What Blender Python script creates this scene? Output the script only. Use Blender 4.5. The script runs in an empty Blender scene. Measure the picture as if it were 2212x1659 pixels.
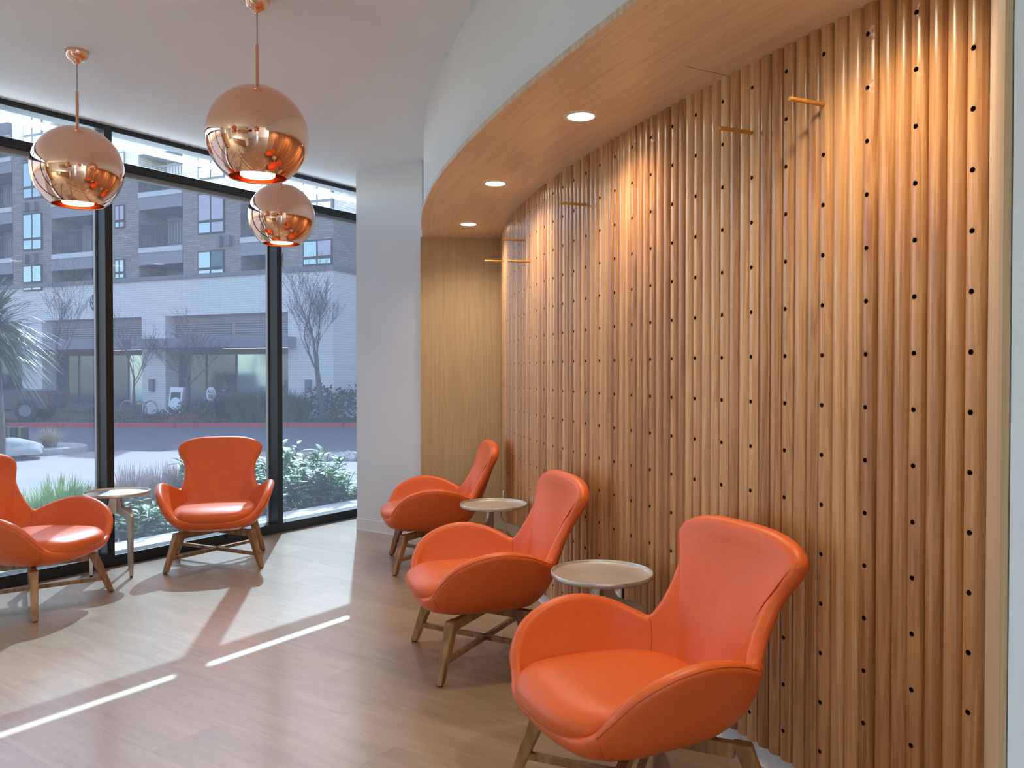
import bpy, bmesh, math, random
from mathutils import Vector, Matrix
random.seed(7)
S = bpy.context.scene
COL = S.collection
PI = math.pi
def R(a): return math.radians(a)

# ------------------------------------------------------------------ mesh builder
class MB:
    def __init__(self):
        self.v = []; self.f = []; self.m = []; self.a = None; self.mi = 0
    def add(self, vs, fs):
        b = len(self.v)
        self.v.extend([tuple(p) for p in vs])
        for q in fs:
            self.f.append(tuple(b + i for i in q)); self.m.append(self.mi)
        return b
    def box(self, x0, x1, y0, y1, z0, z1):
        self.add([(x0,y0,z0),(x1,y0,z0),(x1,y1,z0),(x0,y1,z0),(x0,y0,z1),(x1,y0,z1),(x1,y1,z1),(x0,y1,z1)],
                 [(0,3,2,1),(4,5,6,7),(0,1,5,4),(1,2,6,5),(2,3,7,6),(3,0,4,7)])
    def hexa(self, b, t):
        self.add(list(b)+list(t), [(0,3,2,1),(4,5,6,7),(0,1,5,4),(1,2,6,5),(2,3,7,6),(3,0,4,7)])
    def bar(self, p, q, w, h, w2=None, h2=None, up=(0,0,1)):
        """a bar from p to q: w sideways, h along 'up'"""
        p = Vector(p); q = Vector(q); d = (q-p).normalized(); u = Vector(up)
        s = d.cross(u).normalized(); u = s.cross(d).normalized()
        w2 = w if w2 is None else w2; h2 = h if h2 is None else h2
        b = [p+s*a*w/2+u*c*h/2 for a, c in ((-1,-1),(1,-1),(1,1),(-1,1))]
        t = [q+s*a*w2/2+u*c*h2/2 for a, c in ((-1,-1),(1,-1),(1,1),(-1,1))]
        self.hexa([b[0],b[3],b[2],b[1]], [t[0],t[3],t[2],t[1]])
    def tube(self, pts, rad, seg=8, cap=True, closed=False):
        pts = [Vector(p) for p in pts]; n = len(pts)
        if not hasattr(rad, '__len__'): rad = [rad]*n
        rings = []; prev = None
        for i in range(n):
            if closed: d = pts[(i+1) % n]-pts[i-1]
            else: d = pts[min(i+1, n-1)]-pts[max(i-1, 0)]
            if d.length < 1e-9: d = Vector((0,0,1))
            d.normalize()
            if prev is None:
                a = Vector((0,0,1)) if abs(d.z) < .9 else Vector((1,0,0))
                s = d.cross(a).normalized()
            else:
                s = prev - d*prev.dot(d)
                if s.length < 1e-6: s = d.cross(Vector((0.3,0.5,0.8)))
                s.normalize()
            prev = s; t = d.cross(s)
            rings.append([pts[i]+(s*math.cos(2*PI*k/seg)+t*math.sin(2*PI*k/seg))*rad[i] for k in range(seg)])
        b = self.add([p for r in rings for p in r], [])
        for i in range(n if closed else n-1):
            j = (i+1) % n
            for k in range(seg):
                l = (k+1) % seg
                self.f.append((b+i*seg+k, b+i*seg+l, b+j*seg+l, b+j*seg+k)); self.m.append(self.mi)
        if cap and not closed:
            self.f.append(tuple(b+k for k in range(seg))[::-1]); self.m.append(self.mi)
            self.f.append(tuple(b+(n-1)*seg+k for k in range(seg))); self.m.append(self.mi)
    def lathe(self, prof, seg=32, c=(0,0,0), cap0=False, cap1=False):
        b = self.add([(c[0]+r*math.cos(2*PI*k/seg), c[1]+r*math.sin(2*PI*k/seg), c[2]+z) for r, z in prof for k in range(seg)], [])
        for i in range(len(prof)-1):
            for k in range(seg):
                l = (k+1) % seg
                self.f.append((b+i*seg+k, b+i*seg+l, b+(i+1)*seg+l, b+(i+1)*seg+k)); self.m.append(self.mi)
        if cap0: self.f.append(tuple(b+k for k in range(seg))[::-1]); self.m.append(self.mi)
        if cap1: self.f.append(tuple(b+(len(prof)-1)*seg+k for k in range(seg))); self.m.append(self.mi)
    def prism(self, poly, z0, z1):
        n = len(poly)
        b = self.add([(x,y,z0) for x, y in poly]+[(x,y,z1) for x, y in poly], [])
        self.f.append(tuple(b+i for i in range(n))[::-1]); self.m.append(self.mi)
        self.f.append(tuple(b+n+i for i in range(n))); self.m.append(self.mi)
        for i in range(n):
            j = (i+1) % n
            self.f.append((b+i, b+j, b+n+j, b+n+i)); self.m.append(self.mi)
    def plate(self, poly, o, ax, az, ay, th):
        """polygon (a,b) in the plane o + a*ax + b*az, thickness th centred along ay"""
        o = Vector(o); ax = Vector(ax); az = Vector(az); ay = Vector(ay); n = len(poly)
        b = self.add([o+ax*p+az*q-ay*th/2 for p, q in poly]+[o+ax*p+az*q+ay*th/2 for p, q in poly], [])
        self.f.append(tuple(b+i for i in range(n))); self.m.append(self.mi)
        self.f.append(tuple(b+n+i for i in range(n))[::-1]); self.m.append(self.mi)
        for i in range(n):
            j = (i+1) % n
            self.f.append((b+j, b+i, b+n+i, b+n+j)); self.m.append(self.mi)
    def grid(self, rows, closed_u=False):
        nu = len(rows[0]); b = self.add([p for r in rows for p in r], [])
        for i in range(len(rows)-1):
            for k in range(nu if closed_u else nu-1):
                l = (k+1) % nu
                self.f.append((b+i*nu+k, b+i*nu+l, b+(i+1)*nu+l, b+(i+1)*nu+k)); self.m.append(self.mi)
        return b
    def build(self, name, mat, parent=None, smooth=False, bevel=0, seg=2, fix=False, angle=None):
        me = bpy.data.meshes.new(name); me.from_pydata(self.v, [], self.f)
        mats = mat if isinstance(mat, (list, tuple)) else [mat]
        for q in mats: me.materials.append(q)
        if len(mats) > 1: me.polygons.foreach_set('material_index', self.m)
        if fix:
            bm = bmesh.new(); bm.from_mesh(me); bmesh.ops.recalc_face_normals(bm, faces=bm.faces); bm.to_mesh(me); bm.free()
        if smooth:
            me.polygons.foreach_set('use_smooth', [True]*len(me.polygons))
            if angle is not None:
                me.set_sharp_from_angle(angle=R(angle))
        me.update()
        o = bpy.data.objects.new(name, me); COL.objects.link(o)
        if parent is not None: o.parent = parent
        if bevel:
            md = o.modifiers.new('bevel', 'BEVEL'); md.width = bevel; md.segments = seg; md.limit_method = 'ANGLE'; md.angle_limit = R(35)
            md.harden_normals = False
        return o

def tag(o, label=None, cat=None, group=None, kind=None):
    if label: o['label'] = label
    if cat: o['category'] = cat
    if group: o['group'] = group
    if kind: o['kind'] = kind
    return o
def empty(name, loc=(0,0,0), rz=0.0, label=None, cat=None, group=None, kind=None):
    o = bpy.data.objects.new(name, None); COL.objects.link(o); o.empty_display_size = .1
    o.location = loc; o.rotation_euler = (0,0,rz)
    return tag(o, label, cat, group, kind)
def copy_tree(o, parent=None):
    c = o.copy(); COL.objects.link(c); c.parent = parent
    for ch in list(o.children): copy_tree(ch, c)
    return c

# ------------------------------------------------------------------ materials
def new_mat(name):
    m = bpy.data.materials.new(name); m.use_nodes = True
    nt = m.node_tree; nt.nodes.clear()
    out = nt.nodes.new('ShaderNodeOutputMaterial')
    return m, nt, out
def N(nt, t, **kw):
    n = nt.nodes.new(t)
    for k, v in kw.items():
        if k.startswith('i_'): n.inputs[k[2:].replace('_', ' ')].default_value = v
        else: setattr(n, k, v)
    return n
def L(nt, a, b): nt.links.new(a, b)
def ramp(nt, src, stops, interp='LINEAR'):
    r = N(nt, 'ShaderNodeValToRGB'); L(nt, src, r.inputs[0])
    cr = r.color_ramp; cr.interpolation = interp
    while len(cr.elements) < len(stops): cr.elements.new(.5)
    for e, (p, c) in zip(cr.elements, stops):
        e.position = p; e.color = (c[0], c[1], c[2], 1)
    return r.outputs[0]
def mapping(nt, scale=(1,1,1), rot=(0,0,0), loc=(0,0,0), coord='Object'):
    tc = N(nt, 'ShaderNodeTexCoord'); mp = N(nt, 'ShaderNodeMapping')
    mp.inputs['Scale'].default_value = scale; mp.inputs['Rotation'].default_value = rot; mp.inputs['Location'].default_value = loc
    L(nt, tc.outputs[coord], mp.inputs[0]); return mp.outputs[0]
def srgb(r, g, b):
    f = lambda c: (c/255/12.92) if c/255 <= .04045 else ((c/255+.055)/1.055)**2.4
    return (f(r), f(g), f(b))
def plain(name, col, rough=.5, metal=0, spec=.5, var=0.0, vscale=8, bump=0.0, bscale=200, coat=0):
    m, nt, out = new_mat(name)
    p = N(nt, 'ShaderNodeBsdfPrincipled'); L(nt, p.outputs[0], out.inputs[0])
    p.inputs['Base Color'].default_value = (*col, 1); p.inputs['Roughness'].default_value = rough
    p.inputs['Metallic'].default_value = metal; p.inputs['Specular IOR Level'].default_value = spec
    if coat: p.inputs['Coat Weight'].default_value = coat; p.inputs['Coat Roughness'].default_value = .15
    v = mapping(nt)
    nz = N(nt, 'ShaderNodeTexNoise'); nz.inputs['Scale'].default_value = vscale; nz.inputs['Detail'].default_value = 4; L(nt, v, nz.inputs[0])
    lo = [max(0, c*(1-var)) for c in col]; hi = [min(1, c*(1+var)) for c in col]
    L(nt, ramp(nt, nz.outputs[0], [(.3, lo), (.7, hi)]), p.inputs['Base Color'])
    if bump:
        n2 = N(nt, 'ShaderNodeTexNoise'); n2.inputs['Scale'].default_value = bscale; n2.inputs['Detail'].default_value = 2; L(nt, v, n2.inputs[0])
        b = N(nt, 'ShaderNodeBump'); b.inputs['Strength'].default_value = bump; b.inputs['Distance'].default_value = .002
        L(nt, n2.outputs[0], b.inputs['Height']); L(nt, b.outputs[0], p.inputs['Normal'])
    return m
def emis(name, col, s):
    m, nt, out = new_mat(name)
    e = N(nt, 'ShaderNodeEmission'); e.inputs[0].default_value = (*col, 1); e.inputs[1].default_value = s
    L(nt, e.outputs[0], out.inputs[0]); return m
def wood(name, cols, grain=(1,1,.05), scale=30, rough=.4, attr=None, spec=.5, rot=(0,0,0), contrast=.55, coat=0, coord='Object'):
    """streaky grain: noise squeezed along one axis; attr = a per-face number that shifts tone and pattern board by board"""
    m, nt, out = new_mat(name)
    p = N(nt, 'ShaderNodeBsdfPrincipled'); L(nt, p.outputs[0], out.inputs[0])
    p.inputs['Roughness'].default_value = rough; p.inputs['Specular IOR Level'].default_value = spec
    if coat: p.inputs['Coat Weight'].default_value = coat; p.inputs['Coat Roughness'].default_value = .2
    v = mapping(nt, scale=grain, rot=rot, coord=coord)
    if attr:
        at = N(nt, 'ShaderNodeAttribute', attribute_name=attr)
        sc = N(nt, 'ShaderNodeVectorMath', operation='SCALE'); L(nt, at.outputs['Fac'], sc.inputs[0]); 
        cx = N(nt, 'ShaderNodeCombineXYZ')
        for i, k in enumerate((13.7, 7.3, 5.1)):
            mm = N(nt, 'ShaderNodeMath', operation='MULTIPLY'); mm.inputs[1].default_value = k; L(nt, at.outputs['Fac'], mm.inputs[0]); L(nt, mm.outputs[0], cx.inputs[i])
        ad = N(nt, 'ShaderNodeVectorMath', operation='ADD'); L(nt, v, ad.inputs[0]); L(nt, cx.outputs[0], ad.inputs[1]); v = ad.outputs[0]
    n1 = N(nt, 'ShaderNodeTexNoise'); n1.inputs['Scale'].default_value = scale; n1.inputs['Detail'].default_value = 5; n1.inputs['Distortion'].default_value = .3; L(nt, v, n1.inputs[0])
    n2 = N(nt, 'ShaderNodeTexNoise'); n2.inputs['Scale'].default_value = scale*.22; n2.inputs['Detail'].default_value = 3; n2.inputs['Distortion'].default_value = 1.2; L(nt, v, n2.inputs[0])
    # growth rings
    ml = N(nt, 'ShaderNodeMath', operation='MULTIPLY'); ml.inputs[1].default_value = 9; L(nt, n2.outputs[0], ml.inputs[0])
    fr = N(nt, 'ShaderNodeMath', operation='PINGPONG'); fr.inputs[1].default_value = 1; L(nt, ml.outputs[0], fr.inputs[0])
    mx = N(nt, 'ShaderNodeMix'); mx.inputs[0].default_value = .6; L(nt, fr.outputs[0], mx.inputs[2]); L(nt, n1.outputs[0], mx.inputs[3])
    fac = mx.outputs[0]
    if attr:
        rr = N(nt, 'ShaderNodeMath', operation='MULTIPLY'); rr.inputs[1].default_value = 17.31; L(nt, at.outputs['Fac'], rr.inputs[0])
        fc = N(nt, 'ShaderNodeMath', operation='FRACT'); L(nt, rr.outputs[0], fc.inputs[0])
        m2 = N(nt, 'ShaderNodeMix'); m2.inputs[0].default_value = contrast; L(nt, fac, m2.inputs[2]); L(nt, fc.outputs[0], m2.inputs[3]); fac = m2.outputs[0]
    k = len(cols)
    c = ramp(nt, fac, [(.22+.56*i/(k-1), q) for i, q in enumerate(cols)])
    L(nt, c, p.inputs['Base Color'])
    b = N(nt, 'ShaderNodeBump'); b.inputs['Strength'].default_value = .08; b.inputs['Distance'].default_value = .001
    L(nt, n1.outputs[0], b.inputs['Height']); L(nt, b.outputs[0], p.inputs['Normal'])
    return m

M = {}
M['ceiling'] = plain('white_ceiling_paint', (.83,.83,.83), .75, var=.015, vscale=2, spec=.25)
M['wall'] = plain('pale_grey_paint', (.70,.70,.71), .6, var=.012, vscale=3, spec=.3, bump=.03, bscale=400)
M['base'] = plain('off_white_base', (.72,.70,.67), .45, var=.01)
M['black'] = plain('black_frame', (.012,.015,.018), .38, var=.15, spec=.5)
M['greyalu'] = plain('grey_aluminium', (.33,.34,.35), .4, metal=.6, var=.04)
M['white_metal'] = plain('white_painted_metal', (.83,.80,.77), .5, var=.02)
M['orange'] = plain('orange_leather', srgb(216,97,38), .40, var=.035, vscale=26, bump=.12, bscale=520, spec=.42)
M['seam'] = plain('orange_thread', srgb(180,66,26), .5, var=.04)
M['legwood'] = wood('oak_leg_wood', [srgb(118,82,48), srgb(150,110,68), srgb(176,134,88)], grain=(1,1,.12), scale=40, rough=.42)
M['rubber'] = plain('black_rubber', (.015,.015,.015), .7)
M['batten'] = wood('red_oak_battens', [srgb(150,98,54), srgb(182,128,78), srgb(200,148,96), srgb(216,172,122)], grain=(1,1,.03), scale=135, rough=.3, attr='board', contrast=.40, spec=.5, coat=.6)
M['hole'] = plain('drilled_hole_dark', srgb(62,38,20), .8, var=.1)
M['veneer'] = wood('oak_veneer', [srgb(180,153,116), srgb(190,164,126), srgb(198,173,136)], grain=(1,1,.02), scale=170, rough=.38, spec=.4)
M['veneerh'] = wood('oak_veneer_soffit', [srgb(220,188,152), srgb(229,200,164), srgb(236,209,175)], grain=(.03,1,1), scale=75, rough=.34, spec=.45, coord='UV')
M['edge'] = wood('pale_oak_edge', [srgb(190,160,128), srgb(205,178,148), srgb(216,192,164)], grain=(1,1,.02), scale=70, rough=.45)
M['peg'] = wood('honey_peg_wood', [srgb(176,112,40), srgb(204,142,62)], grain=(1,1,.1), scale=60, rough=.35)
M['outlet'] = plain('white_plastic', (.80,.79,.80), .35, var=.01)
M['slot'] = plain('dark_slot', (.03,.025,.02), .6)
M['tray'] = plain('brushed_nickel', (.62,.58,.52), .38, metal=.75, var=.16, vscale=7, bump=.03, bscale=300)
M['castmetal'] = plain('cast_bronze_leg', (.50,.44,.36), .38, metal=.75, var=.18, vscale=9, bump=.05, bscale=120)
M['copper'] = plain('polished_copper', (.93,.56,.40), .03, metal=1, var=.0)
M['copper_in'] = plain('copper_inner', (.80,.26,.10), .22, metal=1, var=.02)
M['copper_satin'] = plain('satin_copper', (.78,.42,.28), .3, metal=.9, var=.02)
M['cord'] = plain('clear_cord', (.35,.35,.36), .3, var=.03)
M['lamp'] = emis('pendant_lamp_glow', (1,.70,.44), 9)
M['down'] = emis('downlight_lens', (1,.90,.70), 14)
M['trimring'] = plain('white_trim_ring', (.78,.72,.64), .4)

# glass: clear reflection over a tinted see-through body with a little dust that catches the sun
def glass(name, tint, dust, dcol=(.8,.8,.85), refl=1.35):
    m, nt, out = new_mat(name)
    tr = N(nt, 'ShaderNodeBsdfTransparent'); tr.inputs[0].default_value = (*tint, 1)
    gl = N(nt, 'ShaderNodeBsdfGlossy'); gl.inputs['Roughness'].default_value = 0; gl.inputs[0].default_value = (.9,.92,1,1)
    fr = N(nt, 'ShaderNodeFresnel'); fr.inputs[0].default_value = refl
    tl = N(nt, 'ShaderNodeBsdfTranslucent'); tl.inputs[0].default_value = (*dcol, 1)
    v = mapping(nt, scale=(1,1,1)); nz = N(nt, 'ShaderNodeTexNoise'); nz.inputs['Scale'].default_value = 260; nz.inputs['Detail'].default_value = 2; L(nt, v, nz.inputs[0])
    df = N(nt, 'ShaderNodeMapRange'); df.inputs[1].default_value = .3; df.inputs[2].default_value = .8; df.inputs[3].default_value = dust*.55; df.inputs[4].default_value = dust*1.9; L(nt, nz.outputs[0], df.inputs[0])
    m1 = N(nt, 'ShaderNodeMixShader'); L(nt, df.outputs[0], m1.inputs[0]); L(nt, tr.outputs[0], m1.inputs[1]); L(nt, tl.outputs[0], m1.inputs[2])
    m2 = N(nt, 'ShaderNodeMixShader'); L(nt, fr.outputs[0], m2.inputs[0]); L(nt, m1.outputs[0], m2.inputs[1]); L(nt, gl.outputs[0], m2.inputs[2])
    L(nt, m2.outputs[0], out.inputs[0]); return m
M['glass_tint'] = glass('tinted_window_glass', (.132,.132,.140), .032, (.30,.30,.36))
M['glass_clear'] = glass('clear_window_glass', (.80,.83,.85), .012)

# oak plank floor: planks run across the room away from the windows
def floor_mat():
    m, nt, out = new_mat('oak_plank_floor')
    p = N(nt, 'ShaderNodeBsdfPrincipled'); L(nt, p.outputs[0], out.inputs[0])
    tc = N(nt, 'ShaderNodeTexCoord')
    dd = N(nt, 'ShaderNodeVectorMath', operation='DOT_PRODUCT'); dd.inputs[1].default_value = (.567,.824,0); L(nt, tc.outputs['Object'], dd.inputs[0])
    dn = N(nt, 'ShaderNodeVectorMath', operation='DOT_PRODUCT'); dn.inputs[1].default_value = (.824,-.567,0); L(nt, tc.outputs['Object'], dn.inputs[0])
    def mth(op, a, b=None, c=None):
        n = N(nt, 'ShaderNodeMath', operation=op)
        for i, x in enumerate((a, b, c)):
            if x is None: continue
            if isinstance(x, (int, float)): n.inputs[i].default_value = x
            else: L(nt, x, n.inputs[i])
        return n.outputs[0]
    rowf = mth('DIVIDE', mth('SUBTRACT', dd.outputs['Value'], 1.638), .26)
    row = mth('FLOOR', rowf)
    u = mth('DIVIDE', mth('ADD', mth('ADD', dn.outputs['Value'], 2.68), mth('MULTIPLY', row, .349)), 1.035)
    idn = mth('FLOOR', u)
    ident = mth('ADD', mth('MULTIPLY', row, 12.989), mth('MULTIPLY', idn, 78.233))
    rnd = mth('FRACT', mth('MULTIPLY', mth('SINE', ident), 437.585))
    # seams
    e1 = mth('ABSOLUTE', mth('SUBTRACT', mth('FRACT', rowf), .5))
    e2 = mth('ABSOLUTE', mth('SUBTRACT', mth('FRACT', u), .5))
    s1 = mth('GREATER_THAN', e1, .5-.0035); s2 = mth('GREATER_THAN', e2, .5-.0012)
    seam = mth('MAXIMUM', s1, s2)
    cx = N(nt, 'ShaderNodeCombineXYZ'); L(nt, mth('MULTIPLY', dn.outputs['Value'], .09), cx.inputs[0]); L(nt, dd.outputs['Value'], cx.inputs[1]); L(nt, mth('MULTIPLY', rnd, 37), cx.inputs[2])
    n1 = N(nt, 'ShaderNodeTexNoise'); n1.inputs['Scale'].default_value = 55; n1.inputs['Detail'].default_value = 6; n1.inputs['Distortion'].default_value = .4; L(nt, cx.outputs[0], n1.inputs[0])
    n2 = N(nt, 'ShaderNodeTexNoise'); n2.inputs['Scale'].default_value = 9; n2.inputs['Detail'].default_value = 4; n2.inputs['Distortion'].default_value = 1; L(nt, cx.outputs[0], n2.inputs[0])
    f = mth('ADD', mth('ADD', mth('MULTIPLY', n1.outputs[0], .42), mth('MULTIPLY', n2.outputs[0], .42)), mth('MULTIPLY', rnd, .16))
    c = ramp(nt, f, [(.28, srgb(132,111,87)), (.5, srgb(153,131,106)), (.72, srgb(167,146,121))])
    mx = N(nt, 'ShaderNodeMix', data_type='RGBA'); L(nt, mth('MULTIPLY', seam, .45), mx.inputs[0]); L(nt, c, mx.inputs[6]); mx.inputs[7].default_value = (*srgb(96,70,48), 1)
    L(nt, mx.outputs[2], p.inputs['Base Color'])
    p.inputs['Roughness'].default_value = .34; p.inputs['Specular IOR Level'].default_value = .6; p.inputs['Coat Weight'].default_value = .55; p.inputs['Coat Roughness'].default_value = .2
    b = N(nt, 'ShaderNodeBump'); b.inputs['Strength'].default_value = .12; b.inputs['Distance'].default_value = .001
    L(nt, n1.outputs[0], b.inputs['Height']); L(nt, b.outputs[0], p.inputs['Normal'])
    return m
M['floor'] = floor_mat()

# ------------------------------------------------------------------ camera
H = 1.35; FPX = 1760.0; TILT = 28/1760
cam = bpy.data.cameras.new('camera'); cam.sensor_width = 36; cam.lens = FPX/2212*36; cam.clip_end = 300
co = bpy.data.objects.new('camera', cam); COL.objects.link(co)
co.location = (0,0,H); co.rotation_euler = (PI/2-math.atan(TILT), 0, 0); S.camera = co

def ray(x, y):
    a = math.atan(TILT)
    F = Vector((0, math.cos(a), -math.sin(a))); U = Vector((0, math.sin(a), math.cos(a)))
    return Vector((1,0,0))*(x-1106)/FPX + U*(829.5-y)/FPX + F
def at_z(x, y, z):
    """where a sight line through that spot of the photograph meets the level z"""
    r = ray(x, y); t = (z-H)/r.z; return Vector((0,0,H))+r*t
def at_y(x, y, Y):
    r = ray(x, y); return Vector((0,0,H))+r*(Y/r.y)

# ------------------------------------------------------------------ frames of reference
WA = Vector((-3.16, 5.008, 0)); WD = Vector((.567, .824, 0)).normalized(); WN = Vector((WD.y, -WD.x, 0))   # window wall line, into-room normal
def W(t, n=0, z=0): return WA + WD*t + WN*n + Vector((0,0,z))
CEIL = 3.03; SOF = 2.415
# the slatted wall follows a gentle curve (heading and curvature change slowly along it)
_p = (1.1723713103274853, 2.0831677183233066, 2.0333936759398976, -0.055326501917425504, -0.01562946210215449)
HSTEP = .16262467971414005
def heading(l): return _p[2]+_p[3]*l+_p[4]*l*l/2
_ds = .005
_tab = {}
x, y = _p[0], _p[1]; l = 0.0; _pts = [(0.0, x, y)]
while l < 5.6:
    a = heading(l); x += math.cos(a)*_ds; y += math.sin(a)*_ds; l += _ds; _pts.append((l, x, y))
x, y = _p[0], _p[1]; l = 0.0; _neg = []
while l > -6:
    a = heading(max(l, -1.2)); x -= math.cos(a)*_ds; y -= math.sin(a)*_ds; l -= _ds; _neg.append((l, x, y))
_all = _neg[::-1]+_pts
def curve(l, off=0.0, z=0.0):
    """point at arc length l along the batten faces, off metres into the room"""
    i = min(max(int(round((l-_all[0][0])/_ds)), 0), len(_all)-1)
    _, x, y = _all[i]; a = heading(max(min(l, 5.6), -1.2)) + PI/2
    return Vector((x+math.cos(a)*off, y+math.sin(a)*off, z))
def cnormal(l):
    a = heading(max(min(l, 5.6), -1.2))+PI/2; return Vector((math.cos(a), math.sin(a), 0))
def ctangent(l):
    a = heading(max(min(l, 5.6), -1.2)); return Vector((math.cos(a), math.sin(a), 0))
SUN_E = 22.0; SKY_S = 1.6; EXPO = 0.6
# ------------------------------------------------------------------ room shell
def struct(o): o['kind'] = 'structure'; return o
PLAN = [tuple(W(-12)[:2]), (-9.96,-6), (6,-6), (6,9), tuple(W(4.6)[:2])]
m = MB(); m.prism(PLAN, -.1, 0); struct(m.build('floor', M['floor']))
m = MB(); m.prism(PLAN, CEIL, CEIL+.12); struct(m.build('ceiling', M['ceiling']))

def wallbox(p, q, th, z0, z1, mat, name):
    """wall whose visible face runs p->q; thickness th to the right of that direction"""
    p = Vector((p[0],p[1],0)); q = Vector((q[0],q[1],0)); d = (q-p).normalized(); r = Vector((d.y,-d.x,0))*th
    b = [p, q, q+r, p+r]
    mm = MB(); mm.prism([(a.x,a.y) for a in b], z0, z1)
    return struct(mm.build(name, mat, fix=True))
CORN = W(2.631, .419)
LEND = 4.655
pe0 = curve(LEND, 0.0); pe1 = curve(LEND, .63)
PANEL_FAR = ((-.728,6.493), (-.085,6.552))
# pale wall between the windows and the alcove, and the closing pieces behind it
q = Vector((CORN.x, CORN.y, 0))
wallbox(q+WN*.74+WD*.0, q, -.0001, 0, .001, M['wall'], 'trim_1') if False else None
mm = MB(); a = q; b = q+WN*.735; c = b+WD*.14; d = a+WD*.14
mm.prism([(v.x,v.y) for v in (a,b,c,d)], 0, CEIL); struct(mm.build('wall_far', M['wall'], fix=True))
mm = MB(); a = W(3.62,-.15); b = W(3.62,2.6); c = W(3.76,2.6); d = W(3.76,-.15)
mm.prism([(v.x,v.y) for v in (a,b,c,d)], 0, CEIL); struct(mm.build('wall_end', M['wall'], fix=True))
# base along the pale wall, with a small toe
def base_run(name, p, q, n, h=.098, t=.006, toe=.012):
    p = Vector(p); q = Vector(q); n = Vector(n)
    prof = [(t*.3,h), (t,h-.003), (t,.018), (toe*.75,.006), (toe,0), (0,0), (0,h)]
    mm = MB(); mm.plate([(a,b) for a, b in prof], (p+q)/2, n, (0,0,1), (q-p).normalized(), (q-p).length)
    return struct(mm.build(name, M['base'], fix=True, smooth=True, angle=40))
base_run('baseboard_far', q, q+WN*.735, -WD)
# wall behind the camera, with a cased opening to a corridor
mm = MB(); mm.box(-9.0,-.3,-3.7,-3.6,0,CEIL); mm.box(1.3,6,-3.7,-3.6,0,CEIL); mm.box(-.3,1.3,-3.7,-3.6,2.2,CEIL); struct(mm.build('wall_back', M['wall']))
mm = MB(); mm.box(-.3,1.3,-5.5,-5.4,0,2.3); struct(mm.build('wall_corridor', M['wall']))

# ------------------------------------------------------------------ curved alcove
def ribbon(off_z, l0, l1, n, name, mat, parent=None, smooth=True):
    """sweep the (off, z) profile along the curve; uv = (length along, position across)"""
    mm = MB(); rows = []
    for off, z in off_z: rows.append([curve(l0+(l1-l0)*i/n, off, z) for i in range(n+1)])
    mm.grid(rows)
    o = mm.build(name, mat, parent, smooth=smooth, angle=35)
    uv = o.data.uv_layers.new(name='UVMap'); acc = [0]
    for (a, b), (c, d) in zip(off_z[:-1], off_z[1:]): acc.append(acc[-1]+math.hypot(c-a, d-b))
    k = 0
    for f in o.data.polygons:
        for li in f.loop_indices:
            vi = o.data.loops[li].vertex_index; r, c = divmod(vi, n+1)
            uv.data[li].uv = (l0+(l1-l0)*c/n, acc[r])
    return o
# near end of the alcove: a panel that stands almost edge-on to the room
ln = -1.2; best = 9
for i in range(240):
    l = -1.2+i*.005; p = curve(l, .605)
    if abs(p.x/p.y-.6003) < best: best = abs(p.x/p.y-.6003); ln = l
PN0 = curve(-.030, -.022); PN1 = curve(ln, .605)
struct(ribbon([(-.055,0), (-.055,CEIL)], -.2, 5.2, 90, 'wall_right', M['wall']))
sof = empty('wood_soffit', tuple(curve(2,.3,SOF)), label='curved oak veneer soffit over the battened wall, holding round downlights', cat='soffit')
def world_child(o, par):
    o.parent = par; o.matrix_parent_inverse = par.matrix_basis.inverted() if False else Matrix.Translation(-Vector(par.location)); return o
LN = ln
s1 = ribbon([(-.03,SOF), (.605,SOF)], LN-.3, 4.70, 120, 'soffit_panel', M['veneerh']); world_child(s1, sof)
s1.data.flip_normals() if False else None
s2 = ribbon([(.605,SOF), (.607,SOF+.002), (.607,SOF+.026), (.575,SOF+.026)], LN-.3, 4.70, 120, 'edge_strip', M['edge']); world_child(s2, sof)
s3 = MB(); pa = at_z(1480,143,SOF-.0004); pb = at_z(1572,164,SOF-.0004); s3.bar(pa, pb, .0016, .0006); world_child(s3.build('panel_joint', M['slot']), sof)
struct(ribbon([(.587,SOF+.0265), (.587,CEIL)], LN-3.0, 4.72, 140, 'wall_fascia', M['wall']))
struct(ribbon([(-.05,SOF+.03), (.59,SOF+.03)], LN-.3, 4.70, 60, 'ceiling_alcove', M['wall']))
# far end panel
mm = MB(); a = Vector((*PANEL_FAR[0],0)); b = Vector((*PANEL_FAR[1],0)); d = (b-a).normalized(); r = Vector((-d.y,d.x,0))*.02
mm.prism([(v.x,v.y) for v in (a,b,b+r,a+r)], .0, SOF)
tag(mm.build('end_panel', M['veneer'], fix=True), 'plain vertical oak veneer panel closing the far end of the alcove', 'wall panel')
# near end panel: veneer face and pale front edge
d = (PN1-PN0).normalized(); r = Vector((-d.y,d.x,0))
near = empty('end_panel', (PN1.x,PN1.y,0), label='pale oak end panel seen edge-on beside the last batten', cat='wall panel')
e = ctangent(ln)
mm = MB(); mm.prism([(v.x,v.y) for v in (PN0, PN1, PN1-e*.0125, PN0-e*.02)], 0, SOF); world_child(mm.build('panel_face', M['edge'], fix=True), near)
mm = MB(); w0 = PN1+cnormal(ln)*.0015
mm.prism([(v.x,v.y) for v in (w0, w0-e*.0125, w0-e*.0125-cnormal(ln)*.03, w0-cnormal(ln)*.03)], 0, SOF); world_child(mm.build('front_edge', M['veneer'], fix=True), near)
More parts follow.
